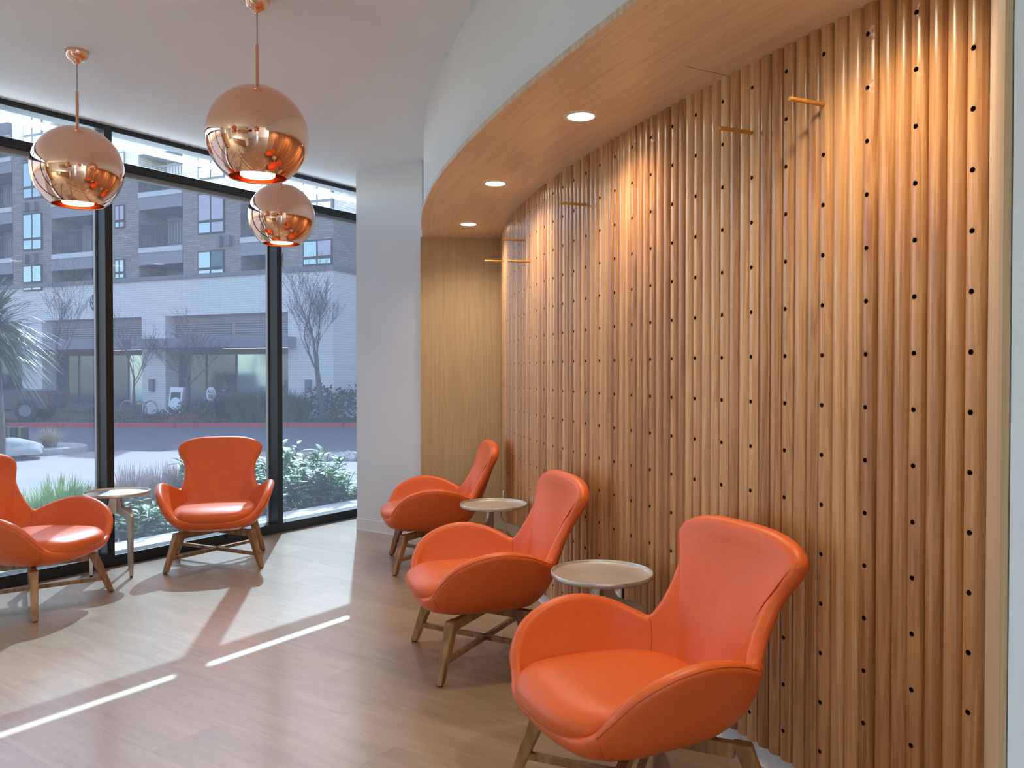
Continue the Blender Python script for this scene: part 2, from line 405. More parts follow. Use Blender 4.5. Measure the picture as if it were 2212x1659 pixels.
# pale wall carrying on past the panel towards the entrance
w1 = PN1-e*.0155+cnormal(ln)*.001; w2 = w1+Vector((.93,-.37,0))*4
wn = Vector((.37,.93,0))*.15
mm = MB(); mm.prism([(v.x,v.y) for v in (w1, w2, w2+wn, w1-d*.3+Vector((.02,0,0)), w1-d*.3)], 0, SOF-.001); struct(mm.build('wall_near', M['wall'], fix=True))

# battens: half-round oak, every third one drilled with a column of peg holes
HOLEZ = [1.3986+k*.1545 for k in range(-8, 7)]
BW = .0271; BD = .0245; BP = HSTEP/3; ZB = .064
def batten_mesh():
    vs = []; fs = []; bid = []; sm = []
    def quad(a, b, c, d, i): fs.append((a,b,c,d)); bid.append(i)
    nb = 87
    NS = 12
    for j in range(nb):
        l = j*BP; T = ctangent(l); Nn = cnormal(l); base = curve(l, -BD)
        def P(th, z):  # th from -pi/2..pi/2
            return base + T*(BW*math.sin(th)) + Nn*(BD*math.cos(th)) + Vector((0,0,z))
        val = random.random()
        angs = [-PI/2+PI*k/NS for k in range(NS+1)]
        if j % 3:
            b = len(vs)
            for z in (ZB, SOF):
                for t in angs: vs.append(P(t, z))
            for k in range(NS): quad(b+k, b+k+1, b+NS+1+k+1, b+NS+1+k, val)
            c = len(vs); vs.append(base+Vector((0,0,ZB)))
            for k in range(NS): fs.append((c, b+k+1, b+k)); bid.append(val)
        else:
            # strip layout: columns left (-pi/2..-tw), middle (-tw..tw) with holes, right
            tw = angs[NS//2+3]  # half window of the drilled strip
            left = [t for t in angs if t <= -tw+1e-6]; right = [t for t in angs if t >= tw-1e-6]
            for grp in (left, right):
                b = len(vs); n = len(grp)
                for z in (ZB, SOF):
                    for t in grp: vs.append(P(t, z))
                for k in range(n-1): quad(b+k, b+k+1, b+n+k+1, b+n+k, val)
            c = len(vs); vs.append(base+Vector((0,0,ZB))); b = len(vs)
            for t in angs: vs.append(P(t, ZB))
            for k in range(NS): fs.append((c, b+k+1, b+k)); bid.append(val)
            rad = .0072; hz = .02
            mids = [t for t in angs if -tw-1e-6 <= t <= tw+1e-6]
            def strip(z0, z1):
                b = len(vs); n = len(mids)
                for z in (z0, z1):
                    for t in mids: vs.append(P(t, z))
                for k in range(n-1): quad(b+k, b+k+1, b+n+k+1, b+n+k, val)
            zc = ZB
            for hzc in HOLEZ:
                strip(zc, hzc-hz); zc = hzc+hz
                # square frame to circle
                nseg = 24; fr = []; ci = []; deep = []
                for q in range(nseg):
                    a = 2*PI*q/nseg; ca, sa = math.cos(a), math.sin(a); mxx = max(abs(ca), abs(sa))
                    fr.append(P(tw*ca/mxx, hzc+hz*sa/mxx))
                    ci.append(P(math.asin(max(-1,min(1,rad*ca/BW))), hzc+rad*sa))
                    deep.append(base + T*(rad*ca) + Nn*.004 + Vector((0,0,hzc+rad*sa)))
                b = len(vs); vs.extend(fr); vs.extend(ci)
                for q in range(nseg):
                    r2 = (q+1) % nseg; quad(b+q, b+r2, b+nseg+r2, b+nseg+q, val)
                b2 = len(vs); vs.extend(ci); vs.extend(deep); ce = len(vs); vs.append(base+Nn*.004+Vector((0,0,hzc)))
                for q in range(nseg):
                    r2 = (q+1) % nseg
                    fs.append((b2+q, b2+r2, b2+nseg+r2, b2+nseg+q)); bid.append(-1.0)
                    fs.append((b2+nseg+q, b2+nseg+r2, ce)); bid.append(-1.0)
            strip(zc, SOF)
    me = bpy.data.meshes.new('batten_panel'); me.from_pydata([tuple(v) for v in vs], [], fs)
    me.materials.append(M['batten']); me.materials.append(M['hole'])
    at = me.attributes.new('board', 'FLOAT', 'FACE'); at.data.foreach_set('value', [max(0, x) for x in bid])
    me.polygons.foreach_set('material_index', [1 if x < 0 else 0 for x in bid])
    me.polygons.foreach_set('use_smooth', [True]*len(me.polygons)); me.set_sharp_from_angle(angle=R(40)); me.update()
    return me
slat = empty('battened_wall', (curve(2.3,0).x, curve(2.3,0).y, 0), label='curved wall of half-round oak battens drilled with rows of peg holes', cat='wall panelling')
o = bpy.data.objects.new('batten_panel', batten_mesh()); COL.objects.link(o); world_child(o, slat)
world_child(ribbon([(-BD-.001,ZB), (-BD-.001,SOF)], -.035, LEND+.02, 90, 'backing_board', M['veneer']), slat)
struct(ribbon([(-BD-.005,.1), (-.022,.1), (-.020,.095), (-.020,.022), (-.012,.008), (-.002,0)], -.035, LEND+.02, 90, 'baseboard_right', M['base']))

# pegs pushed into six of the holes
def peg_at(k, row, n):
    l = k*HSTEP; p = curve(l, -.01, 1.3986+row*.1545); q = curve(l, .137, 1.3986+row*.1545)
    mm = MB(); mm.tube([p, p+(q-p)*.985, q], [.0066,.0066,.0056], 16)
    return mm.build('coat_peg', M['peg'], smooth=True, angle=50)
PEGS = [(3,5,'honey wood coat peg nearest the pale end panel, high on the battens'), (5,5,'honey wood coat peg second from the pale end panel'),
        (13,5,'lone honey wood coat peg high on the middle of the battened wall'), (20,5,'honey wood coat peg just above its neighbour, third from the far end panel'),
        (19,4,'honey wood coat peg one hole lower than all other pegs'), (26,5,'honey wood coat peg jutting in front of the far oak end panel')]
for i, (k, row, lab) in enumerate(PEGS): tag(peg_at(k, row, i), lab, 'coat peg', 'coat pegs on the battened wall')

# wall outlets let into the battens
def outlet(l, z, lab):
    e = empty('wall_outlet', tuple(curve(l, 0, z)), label=lab, cat='outlet', group='wall outlets')
    rz = math.atan2(cnormal(l).y, cnormal(l).x)-PI/2; e.rotation_euler = (0,0,rz)
    mm = MB(); mm.box(-.036,.036,-.012,.004,-.058,.058); mm.build('cover_plate', M['outlet'], e, bevel=.003)
    for s in (-1,1):
        f = MB(); f.lathe([(.0165,.0),(.0165,.0022),(.0155,.003)], 24, cap1=True)
        ff = f.build('socket', M['outlet'], e, smooth=True, angle=40); ff.rotation_euler = (-PI/2,0,0); ff.location = (0,.004,s*.0195)
        sl = MB()
        for dx in (-.006,.006): sl.box(dx-.001,dx+.001,-.006,.004,.0025,.0036)
        sl.lathe([(.0022,.0025),(.0022,.0036)], 10, (0,-.0085+.0,0), cap1=True)
        sl.build('slots', M['slot'], ff)
    mm = MB(); mm.box(-.043,-.038,-.02,.001,-.062,.062); mm.build('recess_gap', M['slot'], e)
    return e
def l_at_px(px, z):
    bl, bd = 0, 9
    for i in range(900):
        l = i*.005; p = curve(l, 0, z); 
        if abs(p.x/p.y-(px-1106)/FPX) < bd: bd = abs(p.x/p.y-(px-1106)/FPX); bl = l
    return bl
outlet(l_at_px(1336,.35), .35, 'white double outlet between the battens behind the nearest side table')
outlet(l_at_px(1088,.40), .40, 'white double outlet behind the side table next to the far chair')

# recessed downlights in the soffit
def downlight(p, lab, grp='soffit downlights', z=SOF, r=.074, power=22, col=(1,.86,.66), cone=150):
    e = empty('recessed_downlight', (p[0],p[1],z), label=lab, cat='downlight', group=grp)
    mm = MB(); mm.lathe([(r*.74,-.001),(r*.78,-.004),(r*.98,-.004),(r,-.0005)], 48); mm.build('trim_ring', M['trimring'], e, smooth=True)
    mm = MB(); mm.lathe([(r*.755,-.0018)], 48); k = MB(); k.add([(r*.76*math.cos(2*PI*i/48), r*.76*math.sin(2*PI*i/48), -.0022) for i in range(48)], [tuple(range(48))[::-1]])
    k.build('lens', M['down'], e)
    ld = bpy.data.lights.new('downlight_lamp', 'SPOT'); ld.energy = power; ld.color = col; ld.spot_size = R(cone); ld.spot_blend = 1; ld.shadow_soft_size = .055
    lo = bpy.data.objects.new('downlight_lamp', ld); COL.objects.link(lo); lo.parent = e; lo.location = (0,0,-.012)
    return e
DP = 36
downlight((.288,3.423), 'largest-looking round downlight in the curved soffit, nearest of the three in view', power=DP)
downlight((-.095,4.641), 'round downlight in the curved soffit, middle of the three in view', power=DP)
downlight((-.315,5.922), 'round downlight in the curved soffit beside the far end panel', power=DP)
downlight((.805,2.13), 'round downlight in the soffit above the nearest armchair, only its glow in view', power=DP)
# ------------------------------------------------------------------ window wall
WROT = math.atan2(WD.y, WD.x)
MW = .053; MDEP = .125          # mullion face and depth; outward = -WN
MT = [2.189+1.455*k for k in range(-4, 2)]   # the far edge of each mullion along the wall
def wb(mb, t0, t1, n0, n1, z0, z1):
    a, b, c, d = W(t0,n0), W(t1,n0), W(t1,n1), W(t0,n1)
    mb.hexa([a+Vector((0,0,z0)), d+Vector((0,0,z0)), c+Vector((0,0,z0)), b+Vector((0,0,z0))],
            [a+Vector((0,0,z1)), d+Vector((0,0,z1)), c+Vector((0,0,z1)), b+Vector((0,0,z1))])
def wchild(o, par): return world_child(o, par)
for i in range(len(MT)-1):
    t0 = MT[i]; t1 = MT[i+1]-MW        # clear opening
    w = empty('window_%d' % (i+1), tuple(W((t0+t1)/2)), kind='structure')
    def part(name, mat, *boxes, bevel=.002):
        mm = MB()
        for b in boxes: wb(mm, *b)
        return wchild(mm.build(name, mat, w, fix=True, bevel=bevel), w)
    part('mullion', M['black'], (t1, t1+MW, -MDEP, 0, 0, CEIL))
    part('head_rail', M['black'], (t0, t1, -MDEP, 0, 2.992, CEIL))
    part('transom_rail', M['black'], (t0, t1, -MDEP+.03, 0, 2.748, 2.796))
    part('shade_cassette', M['greyalu'], (t0+.002, t1-.002, -MDEP+.02, -.045, 2.712, 2.747))
    part('sill_rail', M['black'], (t0, t1, -MDEP, 0, 0, .078))
    part('window_frame', M['greyalu'], (t0, t0+.012, -MDEP-.005, -MDEP+.02, .078, 2.74), (t1-.012, t1, -MDEP-.005, -MDEP+.02, .078, 2.74), bevel=0)
    def pane(name, mat, z0, z1, n):
        mm = MB(); mm.add([W(t0,n,z0), W(t1,n,z0), W(t1,n,z1), W(t0,n,z1)], [(0,1,2,3)])
        return wchild(mm.build(name, mat, w), w)
    pane('glass_pane', M['glass_tint'], .078, 2.748, -MDEP+.012)
    pane('clerestory_pane', M['glass_clear'], 2.796, 2.992, -MDEP+.012)
# outside: white sunshade blade under the head and a pale concrete ledge
m = MB(); wb(m, -3.6, 3.6, -.305, -.160, 2.976, 2.985); struct(m.build('trim_1', M['white_metal'], fix=True))
m = MB(); wb(m, -3.6, 3.6, -.43, -MDEP-.004, -.3, .072); M['concrete'] = plain('pale_concrete', (.62,.59,.55), .8, var=.06, vscale=1.2)
struct(m.build('trim_2', M['concrete'], fix=True))
m = MB(); wb(m, -3.6, 3.6, -.14, -MDEP+.02, 3.05, 5.5); struct(m.build('wall_left', M['concrete'], fix=True))

m = MB(); wb(m, -12, MT[0], -.16, 0, 0, CEIL); struct(m.build('wall_side', M['wall'], fix=True))

# ------------------------------------------------------------------ armchairs
def catmull(P, n, closed=False):
    out = []; k = len(P)
    segs = k if closed else k-1
    for i in range(segs):
        p1 = P[i]; p2 = P[(i+1) % k]
        p0 = P[i-1] if (closed or i > 0) else p1*2-p2
        p3 = P[(i+2) % k] if (closed or i+2 < k) else p2*2-p1
        for s in range(n):
            t = s/n
            out.append((p1*2+(p2-p0)*t+(p0*2-p1*5+p2*4-p3)*t*t+(p1*3-p0-p2*3+p3)*t*t*t)*.5)
    if not closed: out.append(P[-1].copy())
    return out
def V(x, y, z): return Vector((x,y,z))
# right half of the shell, from front centre round to back centre: five points from under the seat out to the rim
HALF = [
 [(0,.10,.252),(0,.25,.262),(0,.318,.285),(0,.348,.312),(0,.352,.338)],
 [(.06,.10,.252),(.13,.24,.264),(.165,.305,.290),(.182,.335,.318),(.188,.340,.346)],
 [(.10,.08,.252),(.185,.20,.268),(.228,.265,.296),(.256,.300,.334),(.268,.312,.372)],
 [(.11,.07,.252),(.205,.16,.270),(.268,.215,.308),(.308,.265,.368),(.330,.290,.430)],
 [(.115,.06,.252),(.218,.11,.272),(.292,.15,.324),(.342,.195,.412),(.372,.232,.502)],
 [(.12,.04,.252),(.222,.06,.275),(.304,.075,.342),(.358,.10,.448),(.393,.135,.548)],
 [(.12,.01,.252),(.222,.0,.275),(.306,0,.350),(.362,.012,.462),(.398,.022,.564)],
 [(.115,-.02,.252),(.216,-.07,.275),(.297,-.085,.345),(.347,-.095,.452),(.378,-.098,.544)],
 [(.11,-.05,.252),(.200,-.12,.275),(.268,-.155,.34),(.310,-.182,.428),(.331,-.190,.507)],
 [(.10,-.07,.252),(.182,-.155,.275),(.238,-.208,.335),(.266,-.240,.412),(.286,-.245,.490)],
 [(.09,-.08,.252),(.164,-.178,.275),(.214,-.242,.345),(.234,-.275,.452),(.248,-.300,.556)],
 [(.08,-.09,.252),(.148,-.188,.275),(.192,-.264,.356),(.214,-.303,.500),(.241,-.345,.630)],
 [(.07,-.095,.252),(.130,-.195,.275),(.172,-.280,.366),(.212,-.337,.570),(.259,-.384,.698)],
 [(.055,-.10,.252),(.110,-.200,.275),(.146,-.292,.376),(.214,-.366,.616),(.290,-.406,.758)],
 [(.04,-.10,.252),(.084,-.205,.275),(.110,-.300,.384),(.170,-.389,.650),(.270,-.424,.808)],
 [(.02,-.10,.252),(.048,-.208,.275),(.064,-.306,.390),(.096,-.408,.668),(.165,-.438,.843)],
 [(0,-.10,.252),(0,-.210,.275),(0,-.308,.391),(0,-.414,.674),(0,-.442,.851)],
]
THK = [.034,.034,.040,.048,.050,.050,.050,.050,.054,.054,.052,.050,.050,.054,.060,.064,.064]
def tab(T, x):
    if x <= T[0][0]: return T[0][1]
    for (a, b), (c, d) in zip(T[:-1], T[1:]):
        if x <= c:
            t = (x-a)/(c-a); return b+(d-b)*t
    return T[-1][1]
YC = [(.27,-.208),(.33,-.268),(.39,-.309),(.46,-.341),(.53,-.368),(.60,-.391),(.67,-.412),(.74,-.428),(.80,-.438),(.86,-.443)]
EF = [(.27,.055),(.335,.062),(.412,.080),(.49,.104),(.555,.076),(.63,.054),(.70,.034),(.76,.022),(.81,.012),(.86,.004)]
WH = [(.27,.195),(.335,.238),(.412,.266),(.49,.286),(.555,.250),(.63,.244),(.70,.260),(.76,.290),(.86,.300)]
PWR = [(8.4,1.0),(10,1.05),(11,1.25),(12,1.5),(13,1.6),(14,1.5),(15,1.3),(16,1.1)]
def shell_panels():
    SUB = 4; ROWN = 5
    half = [[V(*p) for p in col] for col in HALF]
    full = half + [[V(-p.x,p.y,p.z) for p in col] for col in half[-2:0:-1]]
    thk = THK + THK[-2:0:-1]
    K = len(full)
    layers = [catmull([col[j] for col in full], SUB, closed=True) for j in range(5)]
    tl = catmull([V(t,0,0) for t in thk], SUB, closed=True)
    NU = K*SUB
    cols = []
    for u in range(NU):
        c = catmull([layers[j][u] for j in range(5)], ROWN*2)
        # the back is one gently dished sheet: depth follows height and distance from its middle
        kk = u/SUB; kk = kk if kk <= K/2 else K-kk
        wgt = max(0.0, min(1.0, (kk-8.4)/1.2)); wgt = wgt*wgt*(3-2*wgt)
        if wgt > 0:
            p1 = layers[1][u]; rm = layers[4][u]; pw = tab(PWR, kk)
            for i in range(31):
                t = i/30; x = p1.x+(rm.x-p1.x)*t**pw; z = p1.z+(rm.z-p1.z)*t
                y = tab(YC, z)+tab(EF, z)*(min(1.15, abs(x)/tab(WH, z)))**2
                c[10+i] = c[10+i].lerp(V(x, y, z), wgt)
            for i in range(1, 10): c[i] = c[0].lerp(c[10], i/10) + (c[i]-c[0].lerp(layers[1][u], i/10))*1.0
        # stop short of the rim by half the thickness, then spread evenly
        acc = [0]
        for a, b in zip(c[:-1], c[1:]): acc.append(acc[-1]+(b-a).length)
        tot = acc[-1]-tl[u].x/2; nr = 18; res = []
        for r in range(nr+1):
            s = tot*r/nr; k = 0
            while k < len(acc)-2 and acc[k+1] < s: k += 1
            t = (s-acc[k])/max(1e-9, acc[k+1]-acc[k]); res.append(c[k].lerp(c[k+1], t))
        cols.append(res)
    nr = len(cols[0]); nrm = []
    for u in range(NU):
        row = []
        for r in range(nr):
            du = cols[(u+1) % NU][r]-cols[u-1][r]; dr = cols[u][min(r+1,nr-1)]-cols[u][max(r-1,0)]
            n = du.cross(dr)
            if n.length < 1e-9: n = V(0,0,-1)
            row.append(n.normalized())
        nrm.append(row)
    for _ in range(10):
        nn_ = [[(nrm[u][r]*2+nrm[(u+1) % NU][r]+nrm[u-1][r]+nrm[u][min(r+1,nr-1)]+nrm[u][max(r-1,0)]).normalized() for r in range(nr)] for u in range(NU)]
        for u in range(NU):
            ku = u/SUB; ku = ku if ku <= K/2 else K-ku
            if ku > 9: nrm[u] = nn_[u]
    # outward sign: away from the seat centre
    sgn = 1
    if nrm[NU//2][nr-2].dot(V(0,-1,0)) < 0: sgn = -1
    AR = 10
    prof = []; inner = []; outer_edge = []; inner_edge = []
    def smooth_field(F, w=3):
        return [sum((F[(u+k) % NU] for k in range(-w, w+1)), Vector((0,0,0))).normalized() for u in range(NU)]
    rn = smooth_field([nrm[u][-1]*sgn for u in range(NU)]); tgs = []
    for u in range(NU):
        rd = (cols[(u+1) % NU][-1]-cols[u-1][-1]).normalized(); q = rd.cross(rn[u]).normalized()
        tgs.append(-q if q.dot(cols[u][-1]-cols[u][-4]) < 0 else q)
    tgs = smooth_field(tgs)
    for u in range(NU):
        t = tl[u].x; c = []
        for r in range(nr): c.append(cols[u][r])
        n = rn[u]; tg = (tgs[u]-n*tgs[u].dot(n)).normalized(); ce = cols[u][-1]-n*t/2
        for k in range(1, AR):
            a = PI*k/AR; c.append(ce+n*(t/2*math.cos(a))+tg*(t/2*math.sin(a)))
        ins = []
        for r in range(nr-1, 3, -1):
            k = max(0, 1-(nr-1-r)/5); nn = (nrm[u][r]*sgn).lerp(n, k).normalized()
            ins.append(cols[u][r]-nn*t*(min(1, .35+.65*r/6)))
        c.extend(ins); prof.append(c); inner.append(ins)
        outer_edge.append(ce+n*(t/2*math.cos(PI*.27))*1.008+tg*(t/2*math.sin(PI*.27))*1.008)
        inner_edge.append(ce+n*(t/2*math.cos(PI*.30))*1.008+tg*(t/2*math.sin(PI*.30))*1.008)
    iA = 2*SUB+1; iB = 9*SUB; iC = NU-iB; iD = NU-iA
    return prof, inner, outer_edge, inner_edge, (iA, iB, iC, iD), NU
def shell_mesh(prof, us, NU, name):
    mm = MB(); us = [u % NU for u in us]; rows = [prof[u] for u in us]
    mm.grid(rows)
    b = len(mm.v); mm.v.append((0,-.02,.250))
    n = len(prof[0])
    for i in range(len(us)-1): mm.f.append((b, i*n, (i+1)*n)); mm.m.append(0)
    return mm.build(name, M['orange'], smooth=True, fix=True)
def cushion_mesh():
    mm = MB(); rings = []
    prof = [(.11,.322),(.045,.324),(.020,.330),(.006,.340),(-.001,.354),(-.003,.372),(.002,.390),(.014,.404),(.036,.414),(.075,.421),(.13,.425),(.19,.427)]
    n = 72
    for ins, z in prof:
        ring = []
        for k in range(n):
            a = 2*PI*k/n; ca, sa = math.cos(a), math.sin(a); e = 2/3.4
            ax, bf, bb = .272-ins, .315-ins, .285-ins
            x = ax*math.copysign(abs(ca)**e, ca); y = (bf if sa > 0 else bb)*math.copysign(abs(sa)**e, sa)
            nar = 1-.10*max(0, -y/.285)
            if sa > 0: y -= .022*(x/.272)**2
            zz = z + (.006*(y/.3) if z > .4 else 0) - (.012*max(0, y-.2)/.1 if z > .395 else 0)
            ring.append((x*nar, y+.052, zz))
        rings.append(ring)
    mm.grid(rings, closed_u=True)
    mm.f.append(tuple(range(n))[::-1]); mm.m.append(0)
    b = len(mm.v); mm.v.append((0,.05,.428)); s = (len(prof)-1)*n
    for k in range(n): mm.f.append((s+k, s+(k+1) % n, b)); mm.m.append(0)
    return mm
def make_chair():
    root = empty('lounge_chair', (0,0,0))
    prof, inner, oe, ie, (iA, iB, iC, iD), NU = shell_panels()
    shell_mesh(prof, range(iD, NU+iA+1), NU, 'seat_front').parent = root
    shell_mesh(prof, range(iB, iC+1), NU, 'backrest').parent = root
    shell_mesh(prof, range(iA, iB+1), NU, 'armrest').parent = root
    shell_mesh(prof, range(iC, iD+1), NU, 'armrest').parent = root
    cushion_mesh().build('seat_cushion', M['orange'], root, smooth=True, fix=True)
    # stitched seams
    n0 = len(prof[0])
    for u in (iB, iC):
        mm = MB(); mm.tube([p for p in prof[u][18:n0-2]], .0016, 6); mm.build('seam', M['seam'], root, smooth=True)
    mm = MB(); mm.tube([ie[u] for u in range(iB, iC+1)], .0013, 6); mm.build('seam', M['seam'], root, smooth=True)
    for a, b in ((iA, iB), (iC, iD)):
        mm = MB(); mm.tube([oe[u] for u in range(a, b+1)], .0013, 6); mm.build('seam', M['seam'], root, smooth=True)
    for u in (iA, iD):
        mm = MB(); mm.tube([p for p in prof[u % NU][6:19]], .0014, 6); mm.build('seam', M['seam'], root, smooth=True)
    # wooden base
    for sx in (-1,1):
        for sy in (-1,1):
            t = V(sx*.232, sy*.212, .256); b = V(sx*.306, sy*.284, 0)
            dd = V(sx,sy,0).normalized(); ss = V(-dd.y,dd.x,0)
            def sec(c, a, w): return [c-dd*a/2-ss*w/2, c+dd*a/2-ss*w/2, c+dd*a/2+ss*w/2, c-dd*a/2+ss*w/2]
            mm = MB(); kz = .006/.256; bb = b.lerp(t, kz)
            s1 = sec(bb, .034, .030); s2 = sec(t, .056, .046)
            mm.hexa(s1, s2)
            lg = mm.build('leg', M['legwood'], root, fix=True, bevel=.006, seg=3)
            f = MB(); f.tube([b+V(0,0,.0), bb+V(0,0,.001)], .012, 12); f.build('foot_pad', M['rubber'], lg)
    for s in (-1,1):
        a = V(-.232,-.212*s,.232); b = V(.232,.212*s,.232); d = (b-a).normalized()
        mm = MB(); mm.bar(a+d*.02, b-d*.02, .030, .044); mm.build('seat_rail', M['legwood'], root, fix=True, bevel=.003)
        k = .36; a = V(-.306+.074*k, (-.284+.072*k)*s, .092); b = V(.306-.074*k, (.284-.072*k)*s, .092)
        mm = MB(); mm.bar(a, b, .021, .023); mm.build('stretcher', M['legwood'], root, fix=True, bevel=.002)
    return root
chair = make_chair()
CH = [((-2.786,4.715), (.982,-.189), 'orange leather lounge chair turned sideways at the first window, only partly in view'),
      ((-2.09,5.757), (.27,-.96), 'orange leather lounge chair with its back to the window, facing straight into the room'),
      ((-.55,5.71), (-.983,-.18), 'smallest-looking orange leather lounge chair, beside the plain oak end panel'),
      ((-.127,3.84), (-.956,-.293), 'orange leather lounge chair between the two side tables along the battened wall'),
      ((.389,2.507), (-.911,-.412), 'largest-looking orange leather lounge chair, in front, with its legs mostly out of view')]
for i, (c, f, lab) in enumerate(CH):
    o = chair if i == 0 else copy_tree(chair)
    o.location = (c[0], c[1], 0); o.rotation_euler = (0,0,math.atan2(f[1], f[0])-PI/2)
    tag(o, lab, 'chair', 'orange lounge chairs')

# ------------------------------------------------------------------ side tables
def make_table():
    root = empty('side_table', (0,0,0)); h = .553; r = .203
    mm = MB()
    mm.lathe([(0,h-.020),(r*.5,h-.020),(r-.004,h-.0195),(r-.0005,h-.016),(r,h-.010),(r,h-.002),(r-.0012,h),(r-.0042,h),(r-.0055,h-.002),(r-.0062,h-.0105),(r-.010,h-.0125),(r*.5,h-.0125),(0,h-.0125)], 96)
    mm.build('tray_top', M['tray'], root, smooth=True, angle=50)
    prof = [(0,.5335),(.052,.5335),(.047,.50),(.052,.468),(.068,.446),(.10,.435),(.14,.430),(.160,.420),(.172,.402),(.176,.375),(.166,.012),(.146,.012),(.136,.30),(.128,.345),(.112,.372),(.085,.392),(.05,.402),(.0,.404)]
    for k in range(3):
        a = 2*PI*k/3; ax = V(math.cos(a), math.sin(a), 0); ay = V(-math.sin(a), math.cos(a), 0)
        mm = MB(); mm.plate(prof, (0,0,0), ax, (0,0,1), ay, .020)
        lg = mm.build('leg', M['castmetal'], root, fix=True, bevel=.003, seg=2)
        f = MB(); f.lathe([(.0075,0),(.009,.003),(.009,.0125)], 12, tuple(ax*.156), cap0=True, cap1=True); f.build('foot_pad', M['rubber'], lg)
    return root
tab = make_table()
TB = [((-2.62,5.392), -33, 'round metal tray table by the window, between the two sunlit chairs'),
      ((-.112,4.905), -14, 'round metal tray table between the far and middle chairs at the battened wall'),
      ((.358,3.235), 3, 'round metal tray table beside the nearest chair at the battened wall')]
for i, (c, a, lab) in enumerate(TB):
    o = tab if i == 0 else copy_tree(tab)
    o.location = (c[0], c[1], 0); o.rotation_euler = (0,0,R(a)); tag(o, lab, 'table', 'round tray side tables')

# ------------------------------------------------------------------ copper pendants
def make_pendant():
    root = empty('pendant_light', (0,0,0)); Rr = .225
    # z measured from the globe centre; ceiling is .62 above
    prof = []; a0 = math.acos(.60); 
    n = 40; th0 = math.asin(.128/Rr); 
    top = R(27)
    for i in range(n+1):
        t = (PI-th0)+(top-(PI-th0))*i/n     # polar angle from the bottom opening to the top dimple
        prof.append((Rr*math.sin(t), Rr*math.cos(t)))
    zt = Rr*math.cos(top); rt = Rr*math.sin(top)
    prof += [(rt*.9, zt+.006), (rt*.72, zt+.010), (rt*.45, zt+.012), (.022, zt+.012)]
    mm = MB(); mm.lathe(prof, 96); g = mm.build('globe', M['copper'], root, smooth=True)
    ip = [(p*.985, q*.985) for p, q in prof[:8]]
    rim = MB(); rim.lathe([prof[0], ((prof[0][0]+ip[0][0])/2, prof[0][1]-.002), ip[0]], 96); rim.build('rim', M['copper_satin'], g, smooth=True)
    mm = MB(); mm.lathe(ip+[(.17,-.10),(.09,-.085),(.075,-.08)], 64); mm.build('inner_reflector', M['copper_in'], root, smooth=True)
    mm = MB(); mm.lathe([(.090,-.150),(.086,-.146),(.080,-.10),(.075,.05)], 48); mm.build('lamp_holder', M['copper_in'], root, smooth=True)
    mm = MB(); mm.lathe([(.076,-.150),(.076,-.174),(.072,-.179)], 48, cap1=True); mm.build('diffuser', M['lamp'], root)
    mm = MB(); mm.lathe([(.024, zt+.0125),(.024,zt+.018),(.009,zt+.021),(.0075,zt+.026),(.0075,zt+.205),(.0065,zt+.21),(.002,zt+.211)], 20); mm.build('stem', M['copper_satin'], root, smooth=True, angle=40)
    mm = MB(); mm.tube([(0,0,zt+.205),(0,0,.56)], .0028, 8); mm.build('cord', M['cord'], root, smooth=True)
    cp = [(.0, .552),(.012,.552),(.016,.556)]
    for i in range(1, 13):
        t = R(15+75*i/12); cp.append((.058*math.sin(t), .62-.062*math.cos(t)))
    cp.append((.056,.62))
    mm = MB(); mm.lathe(cp, 48); mm.build('ceiling_canopy', M['copper'], root, smooth=True)
    mm = MB(); mm.lathe([(.006,.545),(.006,.553)], 12, cap0=True); mm.build('cord_grip', M['copper_satin'], root)
    ld = bpy.data.lights.new('pendant_lamp', 'SPOT'); ld.energy = 9; ld.color = (1,.68,.42); ld.spot_size = R(120); ld.spot_blend = .7; ld.shadow_soft_size = .07
    lo = bpy.data.objects.new('pendant_lamp', ld); COL.objects.link(lo); lo.parent = root; lo.location = (0,0,-.19)
    return root
pen = make_pendant()
PZ = CEIL-.62
PD = [((-2.288,4.31), 'copper globe pendant hanging alone in front of the first window'),
      ((-1.150,3.70), 'largest-looking copper globe pendant, hanging above and before a smaller-looking one'),
      ((-1.585,5.62), 'smallest-looking copper globe pendant, its top just under the globe before it'),
      ((-.55,1.55), 'copper globe pendant over the middle of the room, seen only mirrored in other globes'),
      ((-2.05,2.15), 'copper globe pendant near the side windows, seen only mirrored in other globes'),
      ((-1.35,.1), 'copper globe pendant before the reception desk, seen only mirrored in other globes')]
for i, (c, lab) in enumerate(PD):
    o = pen if i == 0 else copy_tree(pen)
    o.location = (c[0], c[1], PZ); tag(o, lab, 'pendant light', 'copper globe pendants')
# ------------------------------------------------------------------ outside: ground
ZG = -.65
def gmat(name, c, var, sc, rough=.85, lines=False):
    return plain(name, c, rough, var=var, vscale=sc)
M['drive'] = gmat('sunlit_concrete_drive', (.44,.385,.34), .07, .7)
M['asphalt'] = gmat('grey_asphalt', (.17,.17,.18), .12, 2.0)
M['soil'] = gmat('planting_soil', (.16,.11,.075), .4, 6)
M['redcurb'] = plain('red_curb_paint', (.50,.05,.04), .6, var=.1, vscale=2)
M['kerb'] = plain('grey_kerb', (.48,.46,.43), .8, var=.08)
M['terrazzo'] = plain('rust_mulch', (.30,.10,.07), .9, var=.35, vscale=5)
def slab(name, poly, z0, z1, mat):
    mm = MB(); mm.prism(poly, z0, z1); return struct(mm.build(name, mat, fix=True))
a0 = W(-9,-.44); a1 = W(3.7,-.44); b0 = W(-9,-2.1); b1 = W(3.7,-2.3)
slab('planting_ground', [(a0.x,a0.y),(b0.x,b0.y),(b1.x,b1.y),(a1.x,a1.y)][::-1], -.6, -.12, M['soil'])
